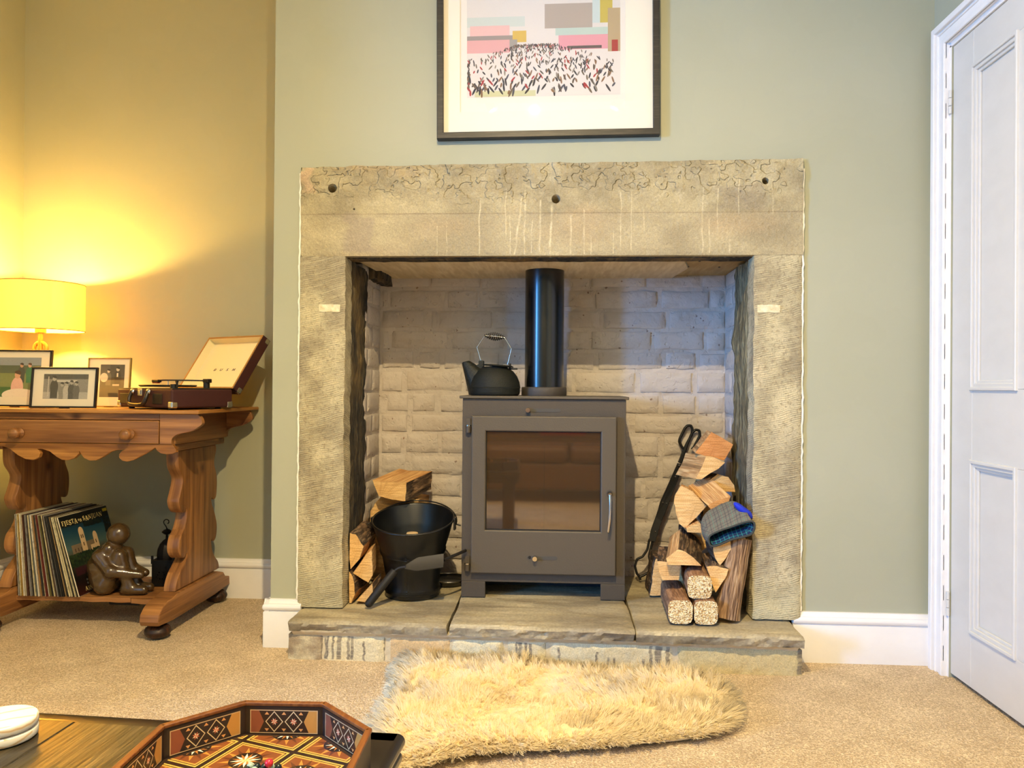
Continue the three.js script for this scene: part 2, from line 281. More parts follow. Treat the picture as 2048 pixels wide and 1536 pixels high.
// ceiling spotlights that light the room (seen as reflections in the picture glass)
{
  const t = thing('ceiling_spotlight', 'bar of three small spotlights under the white ceiling', 'ceiling light', [0, 0, 0]);
  const brass = std(0xb8b4a8, 0.3, { metalness: 1 });
  part('bar', span(-0.5, 0.44, CEIL - 0.03, CEIL, KEY[2] - 0.03, KEY[2] + 0.03, 0.008), brass, t);
  const bulb = std(0x222222, 0.5, { emissive: WARM, emissiveIntensity: 14 });
  [[-0.41, -0.5, 0.2, SIDE_POWER * 0.6], [KEY[0], 0, 0, KEY_POWER], [0.34, 0.5, 0.2, SIDE_POWER * 0.6]].forEach(([x, dx, dz, power], i) => {
    const h = part('lamp_head', new THREE.CylinderGeometry(0.026, 0.034, 0.07, 32, 1, true).rotateZ(-dx).translate(x, KEY[1] + 0.02, KEY[2]), brass, t);
    part('arm', cyl(0.006, 0.006, 0.03, x, KEY[1] + 0.055, KEY[2], 10), brass, h);
    part('bulb', new THREE.SphereGeometry(0.022, 24, 16).translate(x, KEY[1], KEY[2]), bulb, h);
    if (i === 1) { const l = new THREE.PointLight(WARM, power); l.position.set(x, KEY[1], KEY[2]); l.shadow.radius = 1; l.castShadow = true; scene.add(l); }
    else { const l = new THREE.SpotLight(WARM, power, 0, 0.9, 0.9); l.position.set(x, KEY[1], KEY[2]); l.target.position.set(x + dx * 3, 0, KEY[2] + 0.6); scene.add(l, l.target); l.shadow.radius = 2; l.castShadow = true; }
  });
  const t2 = thing('ceiling_lamp', 'round opal ceiling lamp over the sofa end of the room', 'ceiling light');
  part('base', cyl(0.17, 0.17, 0.03, -0.5, CEIL - 0.015, 3.3, 48), brass, t2);
  part('opal_shade', lathe([[0.16, 0], [0.15, -0.05], [0.1, -0.085], [0, -0.095]], 48).translate(-0.5, CEIL - 0.03, 3.3), std(0xeeeeee, 0.5, { emissive: WARM, emissiveIntensity: 3, side: THREE.DoubleSide }), t2);
  const l = new THREE.PointLight(WARM, FILL_POWER); l.position.set(-0.5, CEIL - 0.16, 3.3); l.shadow.radius = 5; l.castShadow = true; scene.add(l);
}

// ---------------------------------------------------------------- recess behind the stone surround: painted brick
const brickBump = tex(512, 512, (u, v) => 255 * clamp(0.5 + (fbm(u, v, 30, 30, 5, 141) - 0.5) * 0.9 - sstep(0.7, 0.75, fbm(u, v, 26, 26, 3, 143)) * 0.3), false, 0.5);
const brickMap = tex(1024, 1024, (u, v) => {
  const a = fbm(u, v, 5, 5, 5, 151) - 0.5, chip = sstep(0.85, 0.86, fbm(u, v, 40, 40, 3, 157)), grime = sstep(0.58, 0.75, fbm(u, v, 7, 16, 5, 163));
  let c = [198 + 16 * a, 188 + 16 * a, 176 + 16 * a]; c = lerp3(c, [172, 156, 136], grime * 0.25); return lerp3(c, [104, 78, 62], chip * 0.6);
}, true, 0.8);
const whiteBrick = std(0xffffff, 0.72, { map: brickMap, bumpMap: brickBump, bumpScale: 0.004 });
const bareBrick = std(0x8a5a3c, 0.9, { bumpMap: brickBump, bumpScale: 0.004 });
const ZR = -0.565;                                                   // face of the back brickwork
function brickGeo(w, h, s) {
  const nx = Math.max(4, Math.round(w / 0.03) + 2), ny = 5, D = 0.035, pos = [], idx = [], row = nx + 1, v = (i, j) => j * row + i;
  for (let j = 0; j <= ny; j++) for (let i = 0; i <= nx; i++) {
    const fr = (q, n, L) => (q === 0 ? 0 : q === n ? 1 : q === 1 ? 0.007 / L : q === n - 1 ? 1 - 0.007 / L : mix(0.007 / L, 1 - 0.007 / L, (q - 1) / (n - 2))), x = (fr(i, nx, w) - 0.5) * w, y = (fr(j, ny, h) - 0.5) * h, e = Math.min(i, nx - i, j, ny - j);
    const round = e < 1 ? -0.0046 : 0, wob = 0.0032;
    pos.push(x + (i === 0 || i === nx ? 0.003 * f3(x * 30, y * 60, s, 3) : 0), y + (j === 0 || j === ny ? 0.0035 * f3(x * 25, y * 30, s, 4) : 0), round + wob * f3(x * 14, y * 20, s * 3.3, 7));
  }
  for (let j = 0; j < ny; j++) for (let i = 0; i < nx; i++) idx.push(v(i, j), v(i + 1, j), v(i + 1, j + 1), v(i, j), v(i + 1, j + 1), v(i, j + 1));
  const ring = []; for (let i = 0; i <= nx; i++) ring.push(v(i, 0)); for (let j = 1; j <= ny; j++) ring.push(v(nx, j)); for (let i = nx - 1; i >= 0; i--) ring.push(v(i, ny)); for (let j = ny - 1; j > 0; j--) ring.push(v(0, j));
  const n0 = pos.length / 3; ring.forEach((k) => pos.push(pos[k * 3], pos[k * 3 + 1], -D));
  ring.forEach((k, q) => { const q2 = (q + 1) % ring.length; idx.push(k, n0 + q, ring[q2], n0 + q, n0 + q2, ring[q2]); });
  const g = new THREE.BufferGeometry(); g.setAttribute('position', new THREE.Float32BufferAttribute(pos, 3)); g.setIndex(idx);
  return boxUV(toCreasedNormals(g, 0.9), false, s * 0.37, s * 0.53);
}
{
  const back = struct('wall_recess');
  const mortar = new THREE.PlaneGeometry(1.46, 1.27, 120, 110); { const p = mortar.attributes.position; for (let i = 0; i < p.count; i++) p.setZ(i, 0.006 * f3(p.getX(i) * 18, p.getY(i) * 30, 0, 5)); mortar.computeVertexNormals(); }
  const M = new THREE.PlaneGeometry(1.46, 1.27);
  part('mortar', boxUV(mortar.translate(-0.033, 0.76, ZR - 0.0055)), whiteBrick, back);
  part('backing', plain(-0.8, 0.74, 0.1, 1.42, ZR - 0.05, ZR - 0.025), whiteBrick, back);
  // courses: lower edge of each, from the joints of the photograph
  const courses = [1.343, 1.2565, 1.17, 1.083, 1.0, 0.905, 0.818, 0.734, 0.642, 0.55, 0.462, 0.377, 0.285, 0.197, 0.11];
  const starts = [
    [[-0.75, -0.55], [-0.54, -0.33], [-0.32, -0.1], [-0.09, 0.13], [0.14, 0.36], [0.37, 0.59], [0.6, 0.69]],
    [[-0.745, -0.725], [-0.713, -0.478], [-0.466, -0.341], [-0.33, -0.115], [-0.1, 0.145], [0.157, 0.41], [0.432, 0.625], [0.635, 0.69]],
    [[-0.745, -0.57], [-0.535, -0.515], [-0.502, -0.28], [-0.262, -0.06], [-0.045, 0.175], [0.19, 0.445], [0.465, 0.69]],
    [[-0.745, -0.72], [-0.705, -0.47], [-0.445, -0.23], [-0.212, 0.0], [0.012, 0.13], [0.145, 0.385], [0.402, 0.6], [0.618, 0.69]],
    [[-0.745, -0.615], [-0.585, -0.5], [-0.478, -0.37], [-0.352, -0.25], [-0.232, -0.09], [-0.075, 0.15], [0.172, 0.43], [0.45, 0.57], [0.59, 0.69]],
    [[-0.745, -0.66], [-0.638, -0.405], [-0.388, -0.17], [-0.155, 0.06], [0.075, 0.32], [0.345, 0.555], [0.58, 0.69]],
    [[-0.72, -0.635], [-0.612, -0.52], [-0.492, -0.26], [-0.24, -0.01], [0.005, 0.24], [0.26, 0.42], [0.44, 0.57], [0.588, 0.69]],
    [[-0.745, -0.64], [-0.615, -0.37], [-0.35, -0.12], [-0.1, 0.14], [0.16, 0.3], [0.325, 0.56], [0.58, 0.69]],
    [[-0.745, -0.665], [-0.64, -0.505], [-0.488, -0.26], [-0.24, -0.01], [0.005, 0.24], [0.262, 0.42], [0.445, 0.69]],
    [[-0.745, -0.645], [-0.615, -0.365], [-0.35, -0.1], [-0.08, 0.16], [0.18, 0.42], [0.44, 0.69]],
    [[-0.745, -0.55], [-0.53, -0.41], [-0.39, -0.17], [-0.15, 0.09], [0.11, 0.35], [0.37, 0.52], [0.54, 0.69]],
    [[-0.745, -0.62], [-0.6, -0.39], [-0.37, -0.13], [-0.11, 0.12], [0.14, 0.38], [0.4, 0.69]],
    [[-0.745, -0.51], [-0.49, -0.37], [-0.35, -0.12], [-0.1, 0.13], [0.15, 0.3], [0.32, 0.55], [0.57, 0.69]],
    [[-0.745, -0.63], [-0.61, -0.39], [-0.37, -0.14], [-0.12, 0.12], [0.14, 0.38], [0.4, 0.69]],
    [[-0.745, -0.52], [-0.5, -0.27], [-0.25, -0.01], [0.01, 0.24], [0.26, 0.5], [0.52, 0.69]]];
  courses.forEach((y0, c) => {
    const top = c ? courses[c - 1] - 0.016 : 1.392, h = top - y0;
    starts[c].forEach(([a, b], k) => {
      const bare = c > 11 && a > -0.45 && b < -0.05 && (c + k) % 2 === 0;
      const m = part('brick', brickGeo(b - a, h, c * 7.3 + k * 1.7), bare ? bareBrick : whiteBrick, back);
      m.position.set((a + b) / 2, (top + y0) / 2 + rr(-0.002, 0.002), ZR + 0.002 + rr(-0.002, 0.002)); m.rotation.z = rr(-0.008, 0.008);
    });
  });
  // side walls of the recess
  for (const [side, name] of [[-1, 'wall_recess_left'], [1, 'wall_recess_right']]) {
    const g = struct(name), X = side < 0 ? -0.752 : 0.688, zf = -0.29;
    part('mortar', boxUV(rough(new THREE.BoxGeometry(0.03, 1.27, 0.3, 1, 60, 16), 0.003, 22, 9).translate(X + side * 0.021, 0.76, -0.43)), whiteBrick, g);
    let c = 0;
    for (const y0 of courses) {
      const top = c ? courses[c - 1] - 0.013 : 1.392, cuts = c % 2 ? [zf, -0.44, ZR] : [zf, -0.36, ZR];
      for (let k = 0; k < 2; k++) { const z1 = cuts[k], z0 = cuts[k + 1] + 0.014, m = part('brick', brickGeo(z1 - z0, top - y0, 200 + c * 3.1 + k), whiteBrick, g); m.position.set(X, (top + y0) / 2, (z0 + z1) / 2); m.rotation.y = side < 0 ? Math.PI / 2 : -Math.PI / 2; }
      c++;
    }
  }
}
// ---------------------------------------------------------------- stone fireplace surround and hearth
const px2x = (p) => -0.905 + (p - 608) * 0.001738;
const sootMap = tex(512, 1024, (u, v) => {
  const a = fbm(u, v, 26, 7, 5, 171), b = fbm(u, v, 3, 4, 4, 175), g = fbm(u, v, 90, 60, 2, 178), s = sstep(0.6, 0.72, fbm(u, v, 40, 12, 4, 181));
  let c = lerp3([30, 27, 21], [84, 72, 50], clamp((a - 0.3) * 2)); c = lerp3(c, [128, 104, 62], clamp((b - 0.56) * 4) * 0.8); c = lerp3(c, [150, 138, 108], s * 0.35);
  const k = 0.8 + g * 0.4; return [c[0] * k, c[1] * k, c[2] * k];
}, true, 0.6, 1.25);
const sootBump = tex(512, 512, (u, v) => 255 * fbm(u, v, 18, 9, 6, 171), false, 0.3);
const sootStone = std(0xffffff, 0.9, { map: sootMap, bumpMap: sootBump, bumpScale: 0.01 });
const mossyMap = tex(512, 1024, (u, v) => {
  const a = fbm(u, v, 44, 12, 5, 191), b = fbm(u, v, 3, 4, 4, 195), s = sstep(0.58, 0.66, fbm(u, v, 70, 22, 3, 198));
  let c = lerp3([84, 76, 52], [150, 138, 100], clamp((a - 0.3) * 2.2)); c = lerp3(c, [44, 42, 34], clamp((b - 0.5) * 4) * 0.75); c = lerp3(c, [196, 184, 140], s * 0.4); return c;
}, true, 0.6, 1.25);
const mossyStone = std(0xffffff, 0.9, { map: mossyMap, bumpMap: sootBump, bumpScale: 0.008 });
const limeMap = tex(256, 256, (u, v) => { const t = fbm(u, v, 20, 20, 4, 205); return lerp3([206, 190, 140], [240, 232, 204], t); }, true, 0.2);
const lime = std(0xffffff, 0.9, { map: limeMap, bumpMap: stoneBump, bumpScale: 0.004 });
{
  const t = thing('fireplace_surround', 'wide sandstone fireplace surround of a long lintel on two jambs', 'fireplace surround');
  // lintel: rough tooled upper band, smoother lower band, three drilled peg holes, pale drips down the face
  const drips = [[971, 400, 508, 1.6], [1023, 375, 470, 1], [1032, 430, 508, 1], [1046, 395, 508, 2.2], [1061, 380, 508, 2], [1076, 440, 505, 1], [1091, 400, 508, 2], [1113, 410, 508, 2.4], [1153, 430, 508, 1.8], [1179, 420, 508, 1.3], [1192, 470, 508, 1], [1236, 460, 506, 1], [1251, 385, 500, 1.3], [1273, 380, 500, 1], [1297, 420, 470, 0.8], [1410, 380, 505, 1.6], [1424, 440, 506, 1.3], [1439, 380, 460, 1.2], [1462, 480, 506, 2], [1480, 335, 430, 1], [885, 450, 508, 0.8], [905, 440, 508, 0.8], [1545, 360, 430, 0.8]];
  const py = (p) => 1.376 + (510 - p) * 0.001738;
  const lmap = tex(2048, 448, (u, v) => {
    const x = -0.91 + u * 1.76, y = 1.36 + v * 0.36, a = fbm(u, v, 12, 4, 6, 211), b = fbm(u, v, 7, 3, 5, 217), g = fbm(u, v, 700, 150, 2, 220);
    let c = lerp3([150, 137, 104], [188, 174, 134], clamp((a - 0.28) * 2)); c = lerp3(c, [182, 152, 110], clamp((b - 0.52) * 3) * 0.5);
    if (y > 1.55) { const p = sstep(0.6, 0.68, fbm(u, v, 60, 14, 4, 223)); c = lerp3(c, [222, 212, 180], p * 0.12); }
    const low = sstep(1.5225, 1.5205, y + 0.003 * (fbm(u, v, 60, 4, 2, 229) - 0.5)); c = lerp3(c, [170, 156, 124], low * 0.35);
    const line = Math.exp(-(((y - 1.522) / 0.0016) ** 2)) * (0.25 + 0.5 * fbm(u, v, 14, 2, 2, 231)); c = lerp3(c, [122, 104, 78], line * 0.8);
    const blotch = (x0, x1, y0, y1, s) => sstep(x0 - 0.012, x0 + 0.012, x + 0.09 * (fbm(u, v, 20, 6, 3, s) - 0.5)) * sstep(x1 + 0.012, x1 - 0.012, x + 0.07 * (fbm(u, v, 24, 5, 3, s + 1) - 0.5)) * sstep(y0 - 0.01, y0 + 0.01, y) * sstep(y1 + 0.01, y1 - 0.01, y + 0.05 * (fbm(u, v, 20, 6, 3, s + 2) - 0.5));
    c = lerp3(c, [142, 126, 116], 0.3 * blotch(-0.735, -0.635, 1.39, 1.512, 233)); c = lerp3(c, [132, 120, 106], 0.25 * blotch(0.55, 0.7, 1.53, 1.62, 239)); c = lerp3(c, [214, 176, 140], 0.5 * blotch(-0.9, -0.86, 1.6, 1.69, 241));
    for (const [dx, t0, t1, w] of drips) {
      if (Math.abs(x - px2x(dx)) > 0.014 + 0.012 * (dx === 1046)) continue; const yy = (y - py(t1)) / (py(t0) - py(t1)); if (yy < 0 || yy > 1) continue;
      const cx = px2x(dx) + 0.006 * (vn(y * 22, dx, 999, 9999, 5) - 0.5) + (dx === 1046 ? (y - 1.45) * 0.12 : 0), d = Math.abs(x - cx) / (0.0014 * w);
      if (d < 2.5) c = lerp3(c, [232, 218, 176], Math.exp(-d * d) * (0.15 + 0.5 * vn(y * 60, dx, 999, 9999, 8)) * sstep(0, 0.1, 1 - yy + 0.1));
    }
    const k = 1 + (g - 0.5) * 0.2; return [c[0] * k, c[1] * k, c[2] * k];
  }, true, 1.76, 0.36);
  const lg = new THREE.BoxGeometry(1.73, 0.318, 0.1, 173, 40, 4).translate(-0.04, 1.535, -0.032);
  { const p = lg.attributes.position; for (let i = 0; i < p.count; i++) {
    let x = p.getX(i), y = p.getY(i), z = p.getZ(i); const f = sstep(-0.03, 0.0175, z), up = sstep(1.53, 1.62, y + 0.05 * n3(x * 5, 0, 0, 3));
    const topY = lintelTop(x);
    const t = (y - 1.376) / 0.318; y = 1.376 + t * (topY - 1.376);
    z += f * (0.0085 * up * f3(x * 30, y * 34, 0, 73) + 0.003 * f3(x * 6, y * 9, 0, 74) + (y < 1.5225 ? -0.0025 : 0));
    if (t > 0.97) z -= f * 0.006; if (t < 0.02) z -= f * 0.002;
    p.setXYZ(i, x + (Math.abs(x + 0.04) > 0.86 ? 0.003 * f3(y * 30, 2, 0, 75) : 0), y, z);
  } }
  const lbump = tex(2048, 448, (u, v) => { const y = 1.36 + v * 0.36, up = sstep(1.55, 1.62, y + 0.09 * (fbm(u, v, 9, 2, 3, 861) - 0.5)), r = 1 - Math.abs(fbm(u, v, 44, 9, 4, 863) * 2 - 1), chip = sstep(0.5, 0.54, fbm(u, v, 60, 14, 3, 865)), f = fbm(u, v, 160, 36, 4, 867); return 255 * clamp(0.3 + 0.3 * f + up * (0.35 * r * chip + 0.15 * chip)); }, false, 1.76, 0.36);
  const lst = std(0xffffff, 0.92, { map: lmap, bumpMap: lbump, bumpScale: 0.014 });
  let lintel = boxUV(smoothed(lg, 0.6), false, 0.91, -1.36);
  const { Brush, Evaluator, SUBTRACTION } = csg, ev = new Evaluator(); ev.attributes = ['position', 'normal', 'uv']; ev.useGroups = false;
  let lb = new Brush(lintel, lst); lb.updateMatrixWorld();
  for (const [hx, hy, r, r2, dx] of [[669, 378, 0.013, 0.016, 0.2], [1122, 403, 0.012, 0.0155, 0.05], [1532, 369, 0.0105, 0.012, -0.05], [717, 420, 0.0035, 0.0035, 0], [1346, 327, 0.003, 0.003, 0], [1564, 324, 0.003, 0.003, 0]]) {
    const c = boxUV(new THREE.CylinderGeometry(r2, r * 0.9, 0.075, 14).rotateX(Math.PI / 2).rotateX(-0.25).rotateY(dx).translate(px2x(hx), py(hy), -0.012), false, 0.91, -1.36), cb = new Brush(c, lst); cb.updateMatrixWorld(); lb = ev.evaluate(lb, cb, SUBTRACTION); lb.updateMatrixWorld();
  }
  part('lintel', lb.geometry, lst, t);
  part('sooty_underside', boxUV(smoothed(rough(new THREE.BoxGeometry(1.42, 0.012, 0.075, 60, 1, 6).translate(-0.04, 1.378, -0.054), 0.003, 30, 5), 0.8)), sootStone, t, { label: 'blackened underside of the stone lintel' });
  // jambs with slanted tool marks
  const toolBump = tex(1024, 1024, (u, v) => { const w = u * 14 - v * 62 + 2.2 * fbm(u, v, 6, 6, 3, 251); const st = 0.5 + 0.5 * Math.sin(w * Math.PI * 2 / 1.0), m = fbm(u, v, 26, 26, 4, 255), br = sstep(0.35, 0.6, fbm(u, v, 30, 30, 2, 257)); return 255 * clamp(0.35 + 0.35 * st * br + 0.5 * (m - 0.5)); }, false, 0.45);
  const jambMap = (s) => tex(512, 2048, (u, v) => {
    const y = 0.14 + v * 1.24, a = fbm(u, v, 3, 16, 6, s), b = fbm(u, v, 2, 9, 5, s + 4), g = fbm(u, v, 120, 500, 2, s + 8), grey = clamp((fbm(u, v, 2, 6, 4, s + 11) - 0.45) * 4), pit = sstep(0.62, 0.68, fbm(u, v, 26, 160, 4, s + 14));
    let c = lerp3([150, 138, 108], [192, 180, 142], clamp((a - 0.28) * 2)); c = lerp3(c, [134, 124, 104], grey * 0.36); c = lerp3(c, [214, 200, 160], clamp((b - 0.58) * 4) * 0.6);
    c = lerp3(c, [118, 104, 80], pit * 0.35); const scratch = sstep(0.56, 0.62, fbm(u * 1, v * 1 - u * 0.045, 3, 420, 2, s + 20)); c = lerp3(c, [222, 208, 166], scratch * 0.2);
    const foot = sstep(0.34, 0.22, y + 0.1 * (fbm(u, v, 4, 20, 3, s + 30) - 0.5)); c = lerp3(c, [190, 180, 142], foot * 0.5);
    const k = 1 + (g - 0.5) * 0.2; return [c[0] * k, c[1] * k, c[2] * k];
  }, true, 0.2, 1.24);
  const jamb = (side) => {
    const x0 = side < 0 ? -0.907 : 0.664, x1 = side < 0 ? -0.746 : 0.824, w = x1 - x0;
    const g = new THREE.BoxGeometry(w, 1.232, 0.085, 18, 130, 5).translate((x0 + x1) / 2, 0.759, -0.0255), p = g.attributes.position;
    for (let i = 0; i < p.count; i++) {
      let x = p.getX(i), y = p.getY(i), z = p.getZ(i); const f = sstep(-0.03, 0.015, z), inner = side < 0 ? x > x1 - 0.002 : x < x0 + 0.002, outer = side < 0 ? x < x0 + 0.002 : x > x1 - 0.002;
      const low = sstep(0.3, 0.17, y);
      z += f * (0.0022 * f3(x * 14, y * 10, 0, 81 + side) + low * 0.012 * f3(x * 12, y * 14, 0, 83 + side));
      if (inner) { x += side * -1 * -0.004 * f3(1, y * 8, 0, 85 + side) - side * 0.003 * f3(1, y * 34, 0, 86) * -1; z -= f * 0.003; }
      if (outer) { x += 0.0025 * f3(2, y * 26, 0, 88 + side); z -= f * 0.004; }
      p.setXYZ(i, x, y, z);
    }
    const m = part('jamb', boxUV(smoothed(g, 0.6), false, -x0, -0.14), std(0xffffff, 0.92, { map: jambMap(261 + side * 31), bumpMap: toolBump, bumpScale: 0.0035 }), t);
    // rough reveal behind the dressed face
    const rx0 = side < 0 ? -0.86 : 0.668, rx1 = side < 0 ? -0.748 : 0.78, rg = new THREE.BoxGeometry(rx1 - rx0, 1.232, 0.24, 6, 110, 24).translate((rx0 + rx1) / 2, 0.759, -0.186), q = rg.attributes.position;
    for (let i = 0; i < q.count; i++) {
      let x = q.getX(i), y = q.getY(i), z = q.getZ(i); const inner = side < 0 ? x > rx1 - 0.002 : x < rx0 + 0.002, back = z < -0.29;
      if (inner) x += -side * (0.009 * f3(y * 10, z * 16, 0, 91 + side) + 0.004 * f3(y * 40, z * 40, 0, 92)) * 1.0 - 0.002 * -side;
      if (back) z += 0.018 * f3(y * 9, 4, 0, 93 + side) + 0.006 * f3(y * 34, 4, 0, 94);
      q.setXYZ(i, x, y, z);
    }
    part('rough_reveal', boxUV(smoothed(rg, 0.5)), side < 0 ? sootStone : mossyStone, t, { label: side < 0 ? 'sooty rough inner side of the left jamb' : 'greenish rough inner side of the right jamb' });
    const pp = new THREE.BoxGeometry(0.075, 0.026, 0.006, 16, 8, 1).translate(side < 0 ? -0.80 : 0.713, 1.193, 0.0165);
    rough(pp, 0.0022, 60, 97 + side); part('mortar_patch', boxUV(smoothed(pp, 0.6)), lime, t, { label: 'pale mortar patch in the jamb' });
    // chipped white plaster where the wall meets the stone
    const eg = new THREE.BoxGeometry(0.006, 1.5, 0.009, 2, 220, 1).translate(side < 0 ? -0.9095 : 0.8275, 0.92, 0.0075), e = eg.attributes.position;
    for (let i = 0; i < e.count; i++) { const y = e.getY(i); e.setX(i, e.getX(i) + 0.0028 * f3(1, y * 55, 0, 101 + side) + 0.0016 * f3(1, y * 11, 0, 103 + side)); e.setZ(i, e.getZ(i) + 0.0015 * f3(3, y * 30, 0, 105)); }
    part('plaster_edge', boxUV(smoothed(eg, 0.8)), std(0xf0ead8, 0.9, { bumpMap: stoneBump, bumpScale: 0.003 }), t, { label: 'chipped white plaster along the stone' });
  };
  jamb(-1); jamb(1);

  // hearth: three slabs on a row of facing stones
  const h = thing('hearth', 'raised stone hearth of three flagstone slabs on facing stones', 'hearth');
  const zf = (x) => 0.151 + 0.04 * (x + 0.89) / 1.67;
  [[-0.893, -0.359, 0.137, 11], [-0.35, 0.2525, 0.139, 12], [0.2605, 0.787, 0.137, 13]].forEach(([x0, x1, y1, s]) => {
    const g = new THREE.BoxGeometry(x1 - x0, 0.038, 0.78, 50, 4, 44).translate((x0 + x1) / 2, y1 - 0.019, -0.23), p = g.attributes.position;
    for (let i = 0; i < p.count; i++) {
      let x = p.getX(i), y = p.getY(i), z = p.getZ(i); const t2 = (z + 0.62) / 0.78, top = y > y1 - 0.001, front = t2 > 0.995;
      z = -0.62 + t2 * (zf(x) + 0.62);
      const v = (y - y1 + 0.038) / 0.038;
      if (front) z += -0.016 * (1 - v) - (v > 0.95 ? 0.009 : 0) + 0.009 * f3(x * 24, y * 60, 0, s) + 0.004 * f3(x * 80, y * 80, 0, s + 1);
      if (top) y += 0.0028 * f3(x * 5, z * 9, 0, s + 2) + 0.0013 * f3(x * 16, z * 34, 0, s + 3) - (front ? 0.004 : 0);
      const end = Math.min(x - x0, x1 - x); if (end < 0.001) { x += 0.005 * f3(z * 12, y * 20, 0, s + 4); if (top) y -= 0.003; }
      p.setXYZ(i, x, y, z);
    }
    part('slab', boxUV(smoothed(g, 0.5), false, s * 0.31, s * 0.17), slab, h);
  });
  const fx = (p) => -0.9 + (p - 577) * (1.696 / 1030), drip2 = [[652, 1, 8], [660, 0.9, 3], [672, 1, 3], [684, 1, 6], [704, 1, 4], [711, 1, 4], [736, 0.6, 3], [782, 1, 7], [1024, 1, 6], [1046, 0.8, 3], [1054, 1, 5], [1065, 0.9, 4], [1074, 0.7, 4], [1108, 0.9, 5], [1131, 0.6, 3], [1206, 0.5, 3], [1228, 0.3, 3], [1240, 0.3, 3], [1298, 0.3, 4], [1312, 0.95, 4], [1327, 1, 9], [1345, 0.9, 5], [1360, 1, 6], [1600, 1, 7]];
  const facingMap = tex(2048, 160, (u, v) => {
    const p = 575 + u * 1.72 / 1.696 * 1030, a = fbm(u, v, 24, 3, 6, 281), g = fbm(u, v, 700, 60, 2, 285), b = fbm(u, v, 9, 2, 4, 287);
    let c = p < 650 ? [150, 132, 106] : p > 790 && p < 912 ? [204, 174, 126] : [214, 200, 160];
    c = lerp3(c, [214, 204, 168], clamp((a - 0.45) * 2.4)); c = lerp3(c, [186, 170, 132], clamp((b - 0.52) * 3) * 0.4);
    if (p > 1365) c = lerp3(c, [176, 158, 104], 0.5);
    for (const [dp, len, w] of drip2) { if (Math.abs(p - dp) > 2 * w + 4) continue; const d = Math.abs(p - dp + 3 * (vn(v * 14, dp, 99, 9999, 2) - 0.5)) / (w * 0.75); if (d < 2 && v < 0.1 + 0.72 * len && v > (len < 0.7 ? 0 : 0.03)) c = lerp3(c, [120, 110, 94], sstep(1.25, 0.7, d) * (0.45 + 0.5 * vn(v * 30, dp * 3, 999, 9999, 4))); }
    const k = 1 + (g - 0.5) * 0.22; return [c[0] * k, c[1] * k, c[2] * k];
  }, true, 1.72, 0.125);
  const facing = std(0xffffff, 0.9, { map: facingMap, bumpMap: stoneBump, bumpScale: 0.004 });
  const zs = (x) => 0.125 + 0.024 * (x + 0.9) / 1.7;
  for (const [a, b] of [[577, 649], [652, 778], [788, 911], [914, 1019], [1028, 1104], [1114, 1354], [1364, 1604]]) {
    const x0 = fx(a), x1 = fx(b), g = new THREE.BoxGeometry(x1 - x0, 0.082, 0.1, Math.max(6, Math.round((x1 - x0) / 0.015)), 8, 2).translate((x0 + x1) / 2, 0.041, 0), p = g.attributes.position;
    for (let i = 0; i < p.count; i++) { const x = p.getX(i), y = p.getY(i), z = p.getZ(i), e = Math.min(x - x0, x1 - x, 0.082 - y); p.setXYZ(i, x, y, z > 0.049 ? zs(x) + 0.003 * f3(x * 20, y * 30, 0, a) - (e < 0.002 ? 0.006 : 0) : z - 0.03); }
    part('facing_stone', boxUV(smoothed(g, 0.6), false, 0.905, 0), facing, h);
  }
  const core = new THREE.BoxGeometry(1.66, 0.104, 0.7, 80, 26, 1).translate(-0.053, 0.05, -0.26), cp = core.attributes.position;
  for (let i = 0; i < cp.count; i++) { const x = cp.getX(i), y = cp.getY(i); if (cp.getZ(i) > 0) cp.setZ(i, zs(x) - 0.006 + 0.002 * f3(x * 40, y * 40, 0, 4) + sstep(0.078, 0.1, y) * 0.018); }
  part('mortar_bed', boxUV(smoothed(core, 0.6)), std(0xd0c09c, 0.95, { bumpMap: stoneBump, bumpScale: 0.005 }), h);
}
{ // boards that close the top of the recess
  const bm = tex(512, 512, (u, v) => { const a = fbm(u, v, 40, 5, 4, 291), b = fbm(u, v, 3, 3, 3, 293); return lerp3([206, 188, 154], [234, 220, 190], clamp((a - 0.3) * 1.6 + (b - 0.5) * 0.5)); }, true, 0.5);
  const bd = std(0xffffff, 0.85, { map: bm, bumpMap: paintBump, bumpScale: 0.001 }), s = struct('recess_ceiling');
  part('board', boxUV(extrude(poly([-0.735, 0.1, 0.445, 0.1, 0.495, 0.30, 0.47, 0.575, -0.715, 0.575]), 0.012, 0.001, 1).rotateX(-Math.PI / 2).scale(1, 1, 1).translate(0, 1.379, 0)), bd, s);
  part('board', boxUV(plain(0.42, 0.7, 1.3915, 1.4, -0.575, -0.1)), std(0xd8c8a4, 0.85, { map: bm }), s);
  part('soot_crust', boxUV(smoothed(rough(new THREE.BoxGeometry(0.05, 0.05, 0.2, 6, 6, 20).translate(-0.725, 1.372, -0.45), 0.008, 40, 8), 0.8)), sootStone, s);
  const scr = std(0x2a2218, 0.6); part('screw', merge([[0.52, -0.2], [0.50, -0.33], [0.62, -0.34], [0.6, -0.18]].map(([x, z]) => cyl(0.004, 0.004, 0.003, x, 1.3905, z, 10))), scr, s);
}
